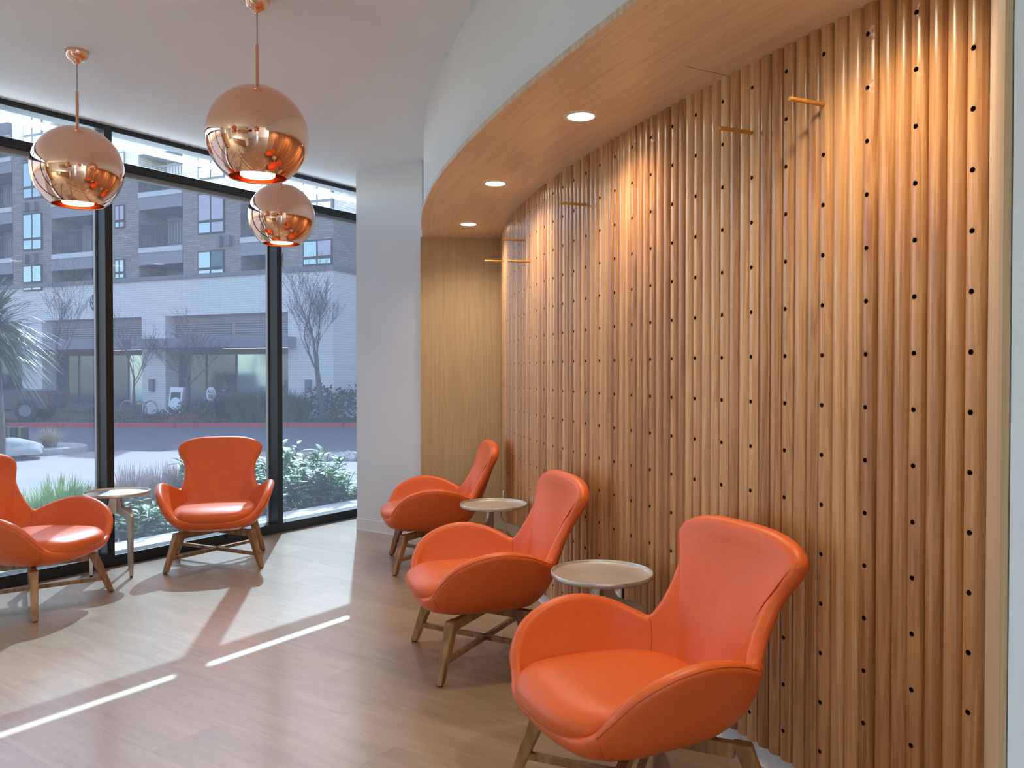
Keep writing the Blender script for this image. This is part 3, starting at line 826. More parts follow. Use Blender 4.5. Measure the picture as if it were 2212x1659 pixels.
slab('driveway_ground', [(-60,-6),(60,-6),(60,20.2),(-60,20.2)], -.9, ZG, M['drive'])
slab('asphalt_road', [(-60,20.2),(60,20.2),(60,29),(-60,29)], -.9, ZG-.02, M['asphalt'])
slab('planting_strip_ground', [(-60,29.15),(60,29.15),(60,60),(-60,60)], -.9, ZG+.12, M['soil'])
m = MB()
for k in range(-9, 12): m.box(k*2.0-.0, k*2.0+1.985, 29, 29.16, ZG-.05, ZG+.14)
tag(m.build('curb', M['redcurb'], bevel=.02), 'red painted curb along the far side of the asphalt road', 'curb')

# ------------------------------------------------------------------ outside: the apartment building across the road
FQ = Vector((-9.96, 33, 0)); FE = Vector((.918,-.396,0)).normalized(); FM = Vector((-FE.y, FE.x, 0))
FROT = math.atan2(FE.y, FE.x)
def fp(px, py, depth=0.0):
    r = ray(px, py); o = Vector((0,0,H)); p0 = FQ+FM*depth
    t = (p0-o).dot(FM)/r.dot(FM); q = o+r*t
    return (q-FQ).dot(FE), q.z
def fs(px, py=600, depth=0.0): return fp(px, py, depth)[0]
def fz(px, py, depth=0.0): return fp(px, py, depth)[1]
def brick_mat(name, c1, c2, mort, sx, sy, rough=.85):
    m, nt, out = new_mat(name); p = N(nt, 'ShaderNodeBsdfPrincipled'); L(nt, p.outputs[0], out.inputs[0]); p.inputs['Roughness'].default_value = rough
    tc = N(nt, 'ShaderNodeTexCoord'); sp = N(nt, 'ShaderNodeSeparateXYZ'); L(nt, tc.outputs['Object'], sp.inputs[0])
    ad = N(nt, 'ShaderNodeMath', operation='ADD'); L(nt, sp.outputs[0], ad.inputs[0]); L(nt, sp.outputs[1], ad.inputs[1])
    cb = N(nt, 'ShaderNodeCombineXYZ'); L(nt, ad.outputs[0], cb.inputs[0]); L(nt, sp.outputs[2], cb.inputs[1])
    b = N(nt, 'ShaderNodeTexBrick'); L(nt, cb.outputs[0], b.inputs[0]); b.inputs['Scale'].default_value = 1
    b.inputs['Brick Width'].default_value = sx; b.inputs['Row Height'].default_value = sy; b.inputs['Mortar Size'].default_value = .012
    b.inputs['Color1'].default_value = (*c1,1); b.inputs['Color2'].default_value = (*c2,1); b.inputs['Mortar'].default_value = (*mort,1)
    L(nt, b.outputs[0], p.inputs['Base Color']); return m
M['brick'] = brick_mat('tan_brick', (.30,.255,.22), (.42,.365,.32), (.22,.20,.18), .40, .10)
M['whitebrick'] = brick_mat('white_brick', (.80,.79,.76), (.84,.83,.80), (.62,.62,.60), .60, .10)
M['siding'] = plain('pale_siding', (.50,.50,.50), .7, var=.04)
M['capgrey'] = plain('grey_metal_cap', (.20,.20,.22), .5, var=.05)
M['darkframe'] = plain('dark_window_frame', (.055,.05,.05), .5, var=.1)
M['skyglass'] = plain('window_sky_glass', (.40,.52,.54), .08, metal=.85, var=.05, vscale=.6)
M['darkglass'] = plain('window_dark_glass', (.08,.12,.15), .06, metal=.6, var=.1, vscale=.6)
M['blind'] = plain('pale_window_blind', (.62,.58,.66), .6, var=.05)
M['rail'] = plain('dark_railing', (.06,.06,.065), .5)
M['slabw'] = plain('white_balcony_edge', (.70,.70,.71), .6, var=.02)
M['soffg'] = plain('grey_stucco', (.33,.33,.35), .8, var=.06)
M['brown'] = plain('brown_panel', (.16,.11,.09), .6, var=.12)
M['taupe'] = plain('taupe_panel', (.36,.32,.30), .7, var=.06)
M['lilac'] = plain('purple_grey_canopy', (.26,.24,.30), .55, var=.05)
M['shopglass'] = plain('shop_glass', (.13,.17,.18), .08, metal=.75, var=.25, vscale=.5)
M['shopbright'] = plain('shop_glass_bright', (.55,.78,.80), .1, metal=.8, var=.08, vscale=.5)
def louver_mat():
    m, nt, out = new_mat('louver_grille'); p = N(nt, 'ShaderNodeBsdfPrincipled'); L(nt, p.outputs[0], out.inputs[0]); p.inputs['Roughness'].default_value = .6
    w = N(nt, 'ShaderNodeTexWave', bands_direction='Z'); w.inputs['Scale'].default_value = 3.2; L(nt, mapping(nt), w.inputs[0])
    L(nt, ramp(nt, w.outputs[0], [(.35,(.10,.09,.085)),(.6,(.40,.37,.35))]), p.inputs['Base Color']); return m
M['louver'] = louver_mat()
bld = empty('apartment_building', tuple(FQ), FROT, 'tan brick apartment block with balconies over a white brick shop floor', 'building')
def bx(name, mat, boxes, parent=bld, bevel=0):
    mm = MB()
    for b in boxes: mm.box(*b)
    return mm.build(name, mat, parent, bevel=bevel)
zl = fz(575,583); zlb = fz(575,592); zop = fz(575,675)
SR = fs(719.5, 580); ZT_R = 11.4; ZT_L = 14.6; SL = -40
RD = 1.6
def sx(px): return fs(px, 500)
bricks = [(SL, sx(-60)), (sx(28), sx(112)), (sx(205), sx(300)), (sx(395), sx(520)), (sx(612), SR)]
for i, (a, b) in enumerate(bricks):
    bx('brick_wall', M['brick'], [(a, b, 0, 6, zl-.05, ZT_L if i < 3 else ZT_R)])
recess = [(sx(-60), sx(28)), (sx(112), sx(205)), (sx(300), sx(395)), (sx(520), sx(612))]
pitch = fz(70,465)-fz(70,576)
zf0 = fz(155,547, 0)          # a balcony floor level in the second recess
for i, (a, b) in enumerate(recess):
    bx('recess_wall', M['siding'], [(a, b, RD, 6, zl-.05, ZT_L if i < 3 else ZT_R)])
    for k in range(-1, 4):
        zz = [zf0, zf0, fz(348,533), fz(555,511)][i] + k*pitch
        if zz < zl+.2 or zz > (ZT_L if i < 3 else ZT_R)-.5: 
            continue
        sb = bx('balcony', M['slabw'], [(a+.02, b-.02, -.06, RD, zz-.22, zz)])
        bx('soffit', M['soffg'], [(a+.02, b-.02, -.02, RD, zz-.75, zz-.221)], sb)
        bars = [(a+.03, b-.03, -.03, 0, zz+1.0, zz+1.05), (a+.03, b-.03, -.03, 0, zz+.08, zz+.11)]
        n = int((b-a)/.16)
        for q in range(n+1):
            s = a+.05+(b-a-.1)*q/n; bars.append((s-.009, s+.009, -.025, -.005, zz+.08, zz+1.02))
        bx('railing', M['rail'], bars, sb)
    for k in range(-2, 4):
        zz = [zf0, zf0, fz(348,533), fz(555,511)][i] + k*pitch
        if zz+2.3 > (ZT_L if i < 3 else ZT_R) or zz+2.2 < zl: continue
        w = b-a; d0 = a+w*.48; d1 = a+w*.93
        fr = bx('balcony_door', M['slabw'], [(d0, d1, RD-.06, RD+.02, max(zz, zl), zz+2.25)])
        bx('pane', M['darkglass'], [(d0+.09, d1-.30, RD-.08, RD-.055, max(zz, zl)+.05, zz+2.15)], fr)
        bx('wall_lamp', M['capgrey'], [(a+w*.30, a+w*.37, RD-.25, RD, zz+1.55, zz+1.9)])
# windows in the brick piers
def window(px0, px1, py0, py1, split=True, glass=('skyglass','skyglass'), sill=.72):
    s0, z1 = fp(px0, py0); s1 = fs(px1, py0); z0 = fz(px0, py1)
    f = bx('window', M['darkframe'], [(s0, s1, -.04, .10, z0, z1)])
    w = (s1-s0); g = .07
    for c, (u0, u1) in enumerate(((s0+g, s0+w*.5-g*.6), (s0+w*.5+g*.6, s1-g))):
        zc = z0+(z1-z0)*(.30)
        bx('pane', M[glass[c]], [(u0, u1, -.06, -.041, zc+.07, z1-g)], f)
        bx('pane', M[glass[1-c] if c else 'skyglass'], [(u0, u1, -.06, -.041, z0+g, zc-.05)], f)
for k in range(-1, 3):
    dy = 111*k
    window(51, 92, 463-dy*1.0, 543-dy*1.0, glass=('skyglass','skyglass')) if k >= 0 else window(51, 92, 574, 630)
for k in range(-1, 3):
    if k == -1: window(428, 486, 543, 600, glass=('skyglass','darkglass'))
    else: window(428, 486, 419-118*k, 508-118*k, glass=('blind','blind') if k == 0 else ('skyglass','skyglass'))
for k in range(0, 3): window(249, 271, 444-114*k, 495-114*k, glass=('blind','blind'))
window(249, 271, 560, 604, glass=('skyglass','skyglass'))
for k in range(0, 2): window(655, 719, 520-125*k, 576-118*k, glass=('skyglass','blind'))
vents = []
for px, py in ((60,448),(80,446),(60,338),(80,336),(478,521),(498,520),(60,560),(80,558)):
    s, z = fp(px, py); bx('wall_vent', M['capgrey'], [(s-.11, s+.11, -.22, 0, z-.22, z+.2)])
# white brick shop floor
ca = bx('ledge', M['capgrey'], [(SL, SR+.12, -.12, 4, zlb, zl)])
op = [(SL, fs(47,700)), (fs(90,700), fs(306,690)), (fs(357,690), fs(622,680))]
zb = ZG
WDp = 3.4
walls = [(SL, SR, 0, WDp, zop, zlb)]
piers = [(fs(47,700), fs(90,700)), (fs(306,690), fs(357,690)), (fs(622,680), SR)]
for a, b in piers: walls.append((a, b, 0, WDp, zb, zop))
bx('shop_wall', M['whitebrick'], walls)
zc1 = fz(480,731); zc0 = fz(480,752); zlv0 = fz(480,722); zlv1 = fz(480,692)
for i, (a, b) in enumerate(op):
    bx('header_panel', M['brown'] if i == 0 else M['taupe'], [(a, b, .5, .8, zlv1, zop)])
    n = max(1, int((b-a)/2.4))
    lv = bx('louver_band', M['taupe'], [(a, b, .55, .8, zc1-.1, zlv1)])
    for k in range(n):
        s0 = a+(b-a)*k/n; s1 = a+(b-a)*(k+1)/n
        bx('louver', M['louver'], [(s0+.12, s1-.12, .50, .56, zlv0, zlv1-.08)], lv)
    c0, c1 = (a, b+.2) if i == 0 else ((fs(55,745), b-.02) if i == 1 else (fs(323.7,742), b+.4))
    bx('canopy', M['lilac'], [(c0, c1, -1.0, .6, zc0, zc1)])
    fr = bx('shop_front', M['brown'], [(a, b, .75, .95, zb, zc0)])
    n = max(3, int((b-a)/1.5))
    for k in range(n):
        s0 = a+(b-a)*k/n; s1 = a+(b-a)*(k+1)/n
        bright = (i == 1 and k == n-1) or (i == 2 and k == int(n*.55))
        bx('shop_pane', M['shopbright'] if bright else M['shopglass'], [(s0+.07, s1-.07, .71, .76, zb+.5, zc0-.25)], fr)
# recessed brick block at the right and its louver
bx('brick_wall', M['brick'], [(SR-1, SR+14, WDp, 7, zb, ZT_R)])
s, z1 = fp(754, 560, WDp); s1, z0 = fp(790, 606, WDp)
bx('louver', M['louver'], [(s, s1, WDp-.05, WDp, z0, z1)])
# wall boxes on the white piers
for px0, px1, py0, py1 in ((325,335,819,845),(662,674,820,848)):
    s, z1 = fp(px0, py0); s1 = fs(px1, py0); z0 = fz(px0, py1)
    bx('wall_lamp', M['capgrey'], [(s, s1, -.12, 0, z0, z1)])
# round purple shop sign
sgn = empty('shop_sign', (0,0,0), label='round purple shop sign with white rim and letters on white brick', cat='sign')
s, z = fp(211.5, 653.5); rad = abs(fs(227,653.5)-s)
sp = FQ+FE*s; sgn.location = (sp.x-FM.x*.02, sp.y-FM.y*.02, z); sgn.rotation_euler = (0,0,FROT)
M['signp'] = plain('purple_sign', (.10,.03,.13), .5); M['signw'] = plain('white_sign_paint', (.85,.85,.85), .5)
def disc(r, y0, y1, mat, name, par):
    mm = MB(); n = 48
    mm.plate([(r*math.cos(2*PI*k/n), r*math.sin(2*PI*k/n)) for k in range(n)], (0,(y0+y1)/2,0), (1,0,0), (0,0,1), (0,1,0), abs(y1-y0)); return mm.build(name, mat, par, fix=True)
disc(rad, -.05, 0, M['signw'], 'rim', sgn); disc(rad*.93, -.065, -.045, M['signp'], 'face', sgn)
def text(body, size, loc, par, mat, name, rot=(PI/2,0,0), th=.004):
    c = bpy.data.curves.new(name, 'FONT'); c.body = body; c.size = size; c.extrude = th; c.align_x = 'CENTER'; c.align_y = 'CENTER'
    tmp = bpy.data.objects.new('lettering_curve', c); COL.objects.link(tmp); bpy.context.view_layer.update()
    me = bpy.data.meshes.new_from_object(tmp.evaluated_get(bpy.context.evaluated_depsgraph_get())); me.name = name; bpy.data.objects.remove(tmp)
    me.materials.clear(); me.materials.append(mat)
    o = bpy.data.objects.new(name, me); COL.objects.link(o); o.parent = par; o.location = loc; o.rotation_euler = rot; return o
text('L', rad*.72, (-rad*.52,-.07,rad*.32), sgn, M['signw'], 'letter'); text('V', rad*.72, (-rad*.52,-.07,-rad*.32), sgn, M['signw'], 'letter')

# ------------------------------------------------------------------ outside: plants
M['bark'] = plain('grey_bark', (.13,.115,.105), .9, var=.25, vscale=20)
M['leafg'] = plain('sage_green_leaf', (.24,.40,.13), .5, var=.4, vscale=9)
M['leafd'] = plain('dark_green_leaf', (.06,.11,.05), .55, var=.45, vscale=7)
M['blade'] = plain('strap_leaf', (.36,.50,.18), .5, var=.35, vscale=6)
M['dry'] = plain('dry_stalks', (.50,.42,.40), .7, var=.3, vscale=10)
M['yucca'] = plain('blue_green_yucca_leaf', (.085,.20,.14), .42, var=.4, vscale=5)
M['straw'] = plain('straw_grass', (.55,.46,.32), .7, var=.25, vscale=10)
def leaf(mb, p, d, ln, w, up=None, droop=.25):
    """a folded pointed leaf, six faces"""
    d = d.normalized(); s = d.cross(Vector((0,0,1)))
    if s.length < 1e-3: s = Vector((1,0,0))
    s.normalize(); n = s.cross(d)
    P = []
    for t, ww in ((0,.15),(.35,1),(.7,.75),(1,.0)):
        c = p+d*ln*t-Vector((0,0,1))*droop*ln*t*t
        P.append((c-s*w*ww+n*w*.25*ww, c, c+s*w*ww+n*w*.25*ww))
    b = mb.add([q for r in P for q in r], [])
    for i in range(3):
        for k in range(2):
            mb.f.append((b+i*3+k, b+i*3+k+1, b+i*3+3+k+1, b+i*3+3+k)); mb.m.append(0)
def rnd_dir(lo=-.2, hi=1.0):
    a = random.uniform(0, 2*PI); z = random.uniform(lo, hi); r = math.sqrt(max(0, 1-z*z)); return Vector((r*math.cos(a), r*math.sin(a), z))
def broad_plant(h, w, n):
    mb = MB(); st = MB()
    ns = max(5, int(n/14))
    for i in range(ns):
        a = random.uniform(0, 2*PI); r = w*math.sqrt(random.random()); hh = h*random.uniform(.55,1)
        tip = Vector((r*math.cos(a), r*math.sin(a), hh)); base = Vector((r*.25*math.cos(a), r*.25*math.sin(a), 0))
        st.tube([base, base.lerp(tip,.5)+Vector((0,0,.06*h)), tip], [.006,.005,.003], 5, cap=False)
        for k in range(14):
            t = random.uniform(.25,1); p = base.lerp(tip, t); ang = k*2.4; 
            leaf(mb, p, Vector((math.cos(ang), math.sin(ang), random.uniform(.1,.9))), random.uniform(.10,.17), random.uniform(.020,.034))
    return mb, st
def grass_plant(h, w, n, bw=.006):
    mb = MB()
    for i in range(n):
        a = random.uniform(0, 2*PI); lean = random.uniform(.1,.9)*w; hh = h*random.uniform(.6,1)
        b0 = Vector((math.cos(a+1), math.sin(a+1), 0))*random.uniform(0, w*.25); dr = Vector((math.cos(a), math.sin(a), 0)); s = Vector((-dr.y, dr.x, 0))
        pts = [b0+dr*lean*t*t+Vector((0,0,hh*(t-.28*t*t*lean/max(w,.01)))) for t in (0,.35,.7,1)]
        b = mb.add([q for j, p in enumerate(pts) for q in (p-s*bw*(1,.9,.6,.05)[j], p+s*bw*(1,.9,.6,.05)[j])], [])
        for j in range(3): mb.f.append((b+2*j, b+2*j+1, b+2*j+3, b+2*j+2)); mb.m.append(0)
    return mb
protos = []
for k in range(3):
    r = empty('leafy_plant', (0,0,-.12)); mb, st = broad_plant(.50+.08*k, .33, 330)
    mb.build('foliage', M['leafg'], r, smooth=False); st.build('stems', M['leafd'], r); protos.append(r)
gp = []
for k in range(2):
    r = grass_plant(.62+.06*k, .36, 620, .0075).build('grass_plant', M['blade']); r.location = (0,0,-.12); gp.append(r)
dp = grass_plant(.68, .30, 620, .0055).build('dry_grass_plant', M['dry']); dp.location = (0,0,-.12)
used = set()
def place(proto, t, n, label, group, sc=1.0):
    first = proto.name not in used; used.add(proto.name)
    o = proto if first else copy_tree(proto)
    p = W(t, n); o.location = (p.x, p.y, -.12); o.rotation_euler = (0,0,random.uniform(0,6.28)); o.scale = (sc,)*3
    tag(o, label, 'plant', group); return o
rr = random.Random(11)
for t in [.05,.38,.7,1.02,1.32,1.62,1.92,2.2,2.48,2.78,3.06,3.34,3.55]:
    place(protos[rr.randrange(3)], t+rr.uniform(-.06,.06), -.72+rr.uniform(-.08,.05), 'broad-leaved green plant low in the bed right against the window glass', 'broad-leaved plants at the glass', rr.uniform(.62,.85) if t < 1.9 else rr.uniform(.8,1.0))
for t in [2.35,2.62,2.9,3.2,3.5]:
    place(protos[rr.randrange(3)], t+rr.uniform(-.06,.06), -1.25+rr.uniform(-.1,.1), 'tall bushy green plant in the bed outside the narrow window', 'bushy plants outside the narrow window', rr.uniform(1.05,1.3))
for t in [-.6,-.36,-.12,.1,.32,.54,.76,.98,1.2]:
    place(gp[rr.randrange(2)], t, -1.15+rr.uniform(-.15,.15), 'clump of green strap-leaved grass in the bed outside the windows', 'strap-leaved grass clumps', rr.uniform(.95,1.2))
for t in [1.3,1.48,1.66,1.84,2.02]:
    place(dp, t, -1.05+rr.uniform(-.2,.1), 'dry purplish ornamental grass clump behind the window chair', 'dry grass clumps', rr.uniform(.95,1.2))
# yucca: a burst of stiff blades on a short trunk, at the edge of the view
yp = at_y(-28, 705, 9.0)
yu = empty('yucca_tree', (yp.x, yp.y, ZG), label='big blue-green yucca with stiff drooping blades outside the first window', cat='tree')
mb = MB(); cz = yp.z-ZG
for i in range(560):
    d = rnd_dir(-.75, .95); ln_ = random.uniform(.60,.92); 
    s = d.cross(Vector((0,0,1))).normalized(); c = Vector((0,0,cz+random.uniform(-.14,.14)))
    pts = [c+d*ln_*t-Vector((0,0,1))*ln_*.30*t*t for t in (.08,.4,.75,1)]; ww = (.011,.014,.009,.0008)
    b = mb.add([q for j, p in enumerate(pts) for q in (p-s*ww[j], p+s*ww[j])], [])
    for j in range(3): mb.f.append((b+2*j, b+2*j+1, b+2*j+3, b+2*j+2)); mb.m.append(0)
mb.build('crown', M['yucca'], yu)
mb = MB(); mb.tube([(0,0,0),(.03,.02,cz*.5),(0,0,cz)], [.16,.13,.11], 12); mb.build('trunk', M['bark'], yu, smooth=True)
# bare street trees
def bare_tree(h, spread, trunk_r, seed, lean=0, depth=5, first=.33):
    rg = random.Random(seed); tr = MB(); tw = MB()
    def branch(p, d, ln, r, lev):
        n = 4; pts = [p.copy()]; q = p.copy(); dd = d.copy()
        for k in range(n):
            g = .035 if lev == 0 else .13; dd = (dd+Vector((rg.gauss(0,g), rg.gauss(0,g), rg.gauss(.03,.1)))).normalized(); q = q+dd*ln/n; pts.append(q.copy())
        rad = [max(.004, r*(1-.55*k/n)) for k in range(n+1)]
        (tr if lev <= 1 else tw).tube(pts, rad, 7 if lev <= 1 else (4 if lev < 4 else 3), cap=False)
        if lev >= depth: return
        kids = 3 if lev == 0 else 2
        for k in range(kids+ (1 if lev in (1,2,3) else 0)):
            t = rg.uniform(.35,1) if lev else rg.uniform(.75,1); i = min(n-1, int(t*n)); bp = pts[i].lerp(pts[i+1], t*n-i if t*n-i <= 1 else 1)
            a = rg.uniform(0, 2*PI); sd = Vector((math.cos(a), math.sin(a), 0)); up = rg.uniform(.35,1.0)
            nd = (dd*.45+sd*spread*rg.uniform(.6,1.1)+Vector((0,0,up*.55))).normalized()
            branch(bp, nd, ln*rg.uniform(.58,.80), max(.005, rad[i]*rg.uniform(.38,.55)), lev+1)
        branch(pts[-1], (dd+Vector((rg.gauss(0,.15), rg.gauss(0,.15), .12))).normalized(), ln*rg.uniform(.62,.8), rad[-1]*.9, lev+1)
    branch(Vector((0,0,0)), Vector((lean,0,1)).normalized(), h*first, trunk_r, 0)
    return tr, tw
def tree(px, Yd, h, spread, r, seed, label, depth=5, first=.33):
    p = at_y(px, 800, Yd); e = empty('bare_tree', (p.x, p.y, ZG+.12), label=label, cat='tree')
    tr, tw = bare_tree(h, spread, r, seed, depth=depth, first=first)
    tr.build('trunk', M['bark'], e, smooth=True); tw.build('twigs', M['bark'], e, smooth=True)
    return e
tree(697, 30.2, 7.2, .42, .16, 5, 'bare street tree with forked trunk seen through the narrow window', first=.30)
tree(402, 30.6, 5.4, .95, .11, 9, 'wide twiggy bare tree before the shop canopy', first=.30)
tree(121, 31.0, 6.2, .5, .07, 14, 'thin bare tree in front of the round purple sign', depth=4, first=.36)
tree(287, 31.4, 3.8, .5, .08, 21, 'small bare tree before the bright shop windows', depth=4, first=.42)
# planting along the far curb
def bush(w, h, n, lf=.13):
    mb = MB()
    for i in range(n):
        d = rnd_dir(-.1, 1); rr_ = random.uniform(.55,1)
        p = Vector((d.x*w*rr_, d.y*w*rr_*.8, max(.02, d.z*h*rr_))); leaf(mb, p, (d+rnd_dir(-.5,.8)*.8), lf*random.uniform(.7,1.3), lf*.3)
    return mb
bp_ = [bush(.9,.75,420).build('hedge_shrub', M['leafd']), bush(.8,.95,420).build('hedge_shrub', M['leafd'])]
gp_ = [grass_plant(1.25,.95,420,.022).build('tall_grass', M['leafd']), grass_plant(1.1,.8,380,.02).build('tall_grass', M['leafd'])]
def place2(proto, px, Yd, label, cat, group, sc, z=ZG+.12):
    first = proto.name not in used; used.add(proto.name)
    o = proto if first else copy_tree(proto)
    p = at_y(px, 880, Yd); o.location = (p.x, p.y, z); o.rotation_euler = (0,0,random.uniform(0,6.28)); o.scale = (sc,)*3
    return tag(o, label, cat, group)
for px in (215,258,300,340,372,405,440,470):
    place2(bp_[rr.randrange(2)], px+rr.uniform(-8,8), 30.3+rr.uniform(-.5,.6), 'dark green shrub in the hedge along the red curb', 'shrub', 'hedge shrubs along the red curb', rr.uniform(.85,1.15)*(.62 if px < 345 else .85))
for px in (486,512,540,566,596,625,652):
    place2(gp_[rr.randrange(2)], px+rr.uniform(-6,6), 30.2+rr.uniform(-.4,.5), 'tall dark arching grass clump behind the red curb', 'grass clump', 'arching grass clumps behind the red curb', rr.uniform(.95,1.25))
for px in (690,722,752,782):
    place2(bp_[1], px, 30.6+rr.uniform(-.4,.4), 'dark bush behind the red curb beyond the narrow window', 'shrub', 'dark bushes beyond the narrow window', rr.uniform(1.25,1.6))
mb = MB(); n = 40
p = at_y(398, 905, 29.9); mb.lathe([(0,.22),(.9,.19),(1.6,.10),(2.1,.0)], 40); mo = mb.build('mulch_mound', M['terrazzo'], smooth=True); mo.location = (p.x, p.y+.6, ZG+.10); mo.scale = (.78,.35,1.6)
tag(mo, 'low reddish mulch mound just behind the red curb', 'mound')
# left island with straw grass, boulder and kerb
ip_ = at_z(60, 985, ZG)
mb = MB(); mb.lathe([(0,.14),(1.0,.15),(1.12,.15),(1.15,.13),(1.16,0)], 48); isl = mb.build('planting_island', M['kerb'], smooth=True, angle=40)
isl.location = (ip_.x-.5, ip_.y+.9, ZG); isl.scale = (1.15,.95,1); tag(isl, 'low pale kerbed planting island beside the yucca', 'planting island')
st_ = grass_plant(.75,.75,420,.006).build('straw_grass', M['straw']); q = at_z(97, 968, ZG+.14); st_.location = (q.x, q.y+.2, ZG+.12); st_.scale = (.9,.9,.8); tag(st_, 'fluffy straw-coloured grass tuft on the planting island', 'grass clump')
bm = bmesh.new(); bmesh.ops.create_icosphere(bm, subdivisions=4, radius=.5)
rg = random.Random(3)
from mathutils import noise as mnoise
for v in bm.verts: v.co *= 1+.25*mnoise.noise(v.co*2.3); v.co.z = max(v.co.z, -.15)*.55; v.co.x *= 1.2
me = bpy.data.meshes.new('boulder'); bm.to_mesh(me); bm.free(); bo = bpy.data.objects.new('boulder', me); COL.objects.link(bo); me.materials.append(M['kerb'])
q = at_z(33, 978, ZG+.14); bo.location = (q.x, q.y, ZG+.2); bo.scale = (1,1,1); tag(bo, 'pale flat boulder on the planting island', 'boulder')
q = at_z(745, 992, ZG)
rub = MB(); rg = random.Random(8)
for i in range(160):
    bm = bmesh.new(); bmesh.ops.create_icosphere(bm, subdivisions=1, radius=rg.uniform(.05,.12))
    o3 = Vector((q.x+rg.uniform(-.75,1.6), q.y+rg.uniform(-.55,.55), ZG+rg.uniform(.0,.07)))
    rub.add([v.co*1.0*Vector((1,1,1)).x+o3 for v in bm.verts], [[v.index for v in f.verts] for f in bm.faces]); bm.free()
tag(rub.build('loose_rubble', M['kerb']), 'strip of broken grey stone on the sunlit drive', 'rubble', kind='stuff')
# wooden posts by the yucca and a single brown post
M['post1'] = plain('dark_brown_post', (.07,.045,.04), .8, var=.2); M['post2'] = plain('mossy_green_post', (.10,.15,.07), .8, var=.2); M['post3'] = plain('black_post', (.03,.03,.035), .8)
for i, (px, mt, lab) in enumerate(((4,'post1','dark brown fence post at the edge beneath the yucca'), (19,'post2','first green fence post beneath the yucca'), (29,'post3','black fence post between two green posts'), (42,'post2','second green fence post beneath the yucca, nearer the straw grass'), (51,'post3','black fence post at the straw grass end of the row'))):
    a = at_y(px-4, 922, 19.0); b = at_y(px+4, 985, 19.0); mm = MB(); mm.box(a.x, b.x, 19.0, 19.15, ZG, a.z); tag(mm.build('fence_post', M[mt], bevel=.01), lab, 'post')
a = at_y(388, 985, 8.6); b = at_y(397, 985, 8.6); mm = MB(); mm.box(a.x, b.x, 8.6, 8.68, -.6, a.z); tag(mm.build('wooden_post', M['post1'], bevel=.01), 'brown wooden post in the bed behind the window chair', 'post')

# bicycle racks, sandwich boards, tables and the person at the shop front
def onto(px, py, Yd): return at_y(px, py, Yd)
rk = None
for i, px in enumerate((275,301,325)):
    c = onto(px, 866, 31.6); hh = c.z-(ZG+.12)
    if rk is None:
        mm = MB(); rr2 = .34; pts = [(-rr2,0,0)]+[(-rr2*math.cos(PI*k/12),0,hh-rr2+rr2*math.sin(PI*k/12)) for k in range(13)]+[(rr2,0,0)]
        mm.tube(pts, .035, 8); rk = mm.build('bicycle_rack', M['greyalu'], smooth=True); o = rk
    else: o = copy_tree(rk)
    o.location = (c.x, c.y, ZG+.12); o.rotation_euler = (0,0,R(-20)); tag(o, 'grey hoop bicycle rack before the white brick pier', 'bicycle rack', 'hoop bicycle racks')
M['boardw'] = plain('white_board', (.85,.85,.87), .5); M['cloth'] = plain('white_cloth', (.80,.80,.84), .8, var=.03)
c = onto(384, 866, 31.8); sb = empty('sandwich_board', (c.x, c.y, ZG+.12), R(-20), 'white sandwich board with a round white emblem before the shop', 'sign board')
for s in (-1,1):
    mm = MB(); mm.bar((0,s*.25,.0),(0,s*.04,1.25), .62, .03, up=(0,1,0)); mm.build('panel', M['boardw'], sb, fix=True)
mm = MB(); mm.bar((0,-.235,.25),(0,-.085,1.05), .46, .03, up=(0,1,0)); mm.build('inset', M['darkframe'], sb, fix=True)
d_ = disc(.26, -.02, .0, M['boardw'], 'emblem', sb); d_.location = (.06,-.20,.6); d_.rotation_euler = (R(-11),0,0)
c = onto(457, 852, 31.8); rs = empty('round_sign', (c.x, c.y, ZG+.12), R(-20), 'round white sign on a short post before the shop door', 'sign')
mm = MB(); mm.tube([(0,0,0),(0,0,c.z-ZG-.12)], .025, 8); mm.build('post', M['greyalu'], rs)
d_ = disc(.26, -.05, -.02, M['boardw'], 'face', rs); d_.location = (0,0,c.z-ZG-.12); d_.scale = (.85,1,1.15)
for zz, s in ((.10,'AO'), (-.08,'B8')): text(s, .20, (0,-.06,c.z-ZG-.12+zz), rs, M['darkframe'], 'lettering')
def clothtable(px, py, lab, w, dd):
    c = onto(px, py, 31.9); hh = max(.5, c.z-(ZG+.12)); e = empty('cloth_table', (c.x, c.y, ZG+.12), R(-22), lab, 'table')
    mm = MB(); rows = []
    for z, k in ((0.12,1.06),(hh*.5,1.02),(hh-.02,1.0),(hh,.97),(hh,.0)):
        rows.append([(w*k*math.copysign(abs(math.cos(a))**.5, math.cos(a)), dd*k*math.copysign(abs(math.sin(a))**.5, math.sin(a)), z) for a in [2*PI*q/32 for q in range(32)]])
    mm.grid(rows, closed_u=True); mm.build('tablecloth', M['cloth'], e, smooth=True, fix=True, angle=50)
    mm = MB(); mm.tube([(0,0,0),(0,0,hh-.03)], .04, 8); mm.build('leg', M['greyalu'], e)
    return e
clothtable(493, 862, 'white-clothed table in front of the person at the shop door', .55, .35)
clothtable(535, 856, 'white-clothed table between the shop door and the arching grass', .45, .3)
c = onto(473, 856, 32.0); mm = MB(); w_ = .28
mm.box(-w_, w_, -.12, .12, .0, .06); mm.box(-w_, w_, .06, .12, .06, .75); mm.box(-w_, -w_+.04, -.12, .12, .06, .5); mm.box(w_-.04, w_, -.12, .12, .06, .5)
M['purple'] = plain('purple_cloth', (.22,.10,.38), .8, var=.1)
o = mm.build('purple_banner_box', M['purple'], bevel=.02); o.location = (c.x, c.y, c.z-.5); o.rotation_euler = (0,0,R(-22)); o.scale = (1,1,.8)
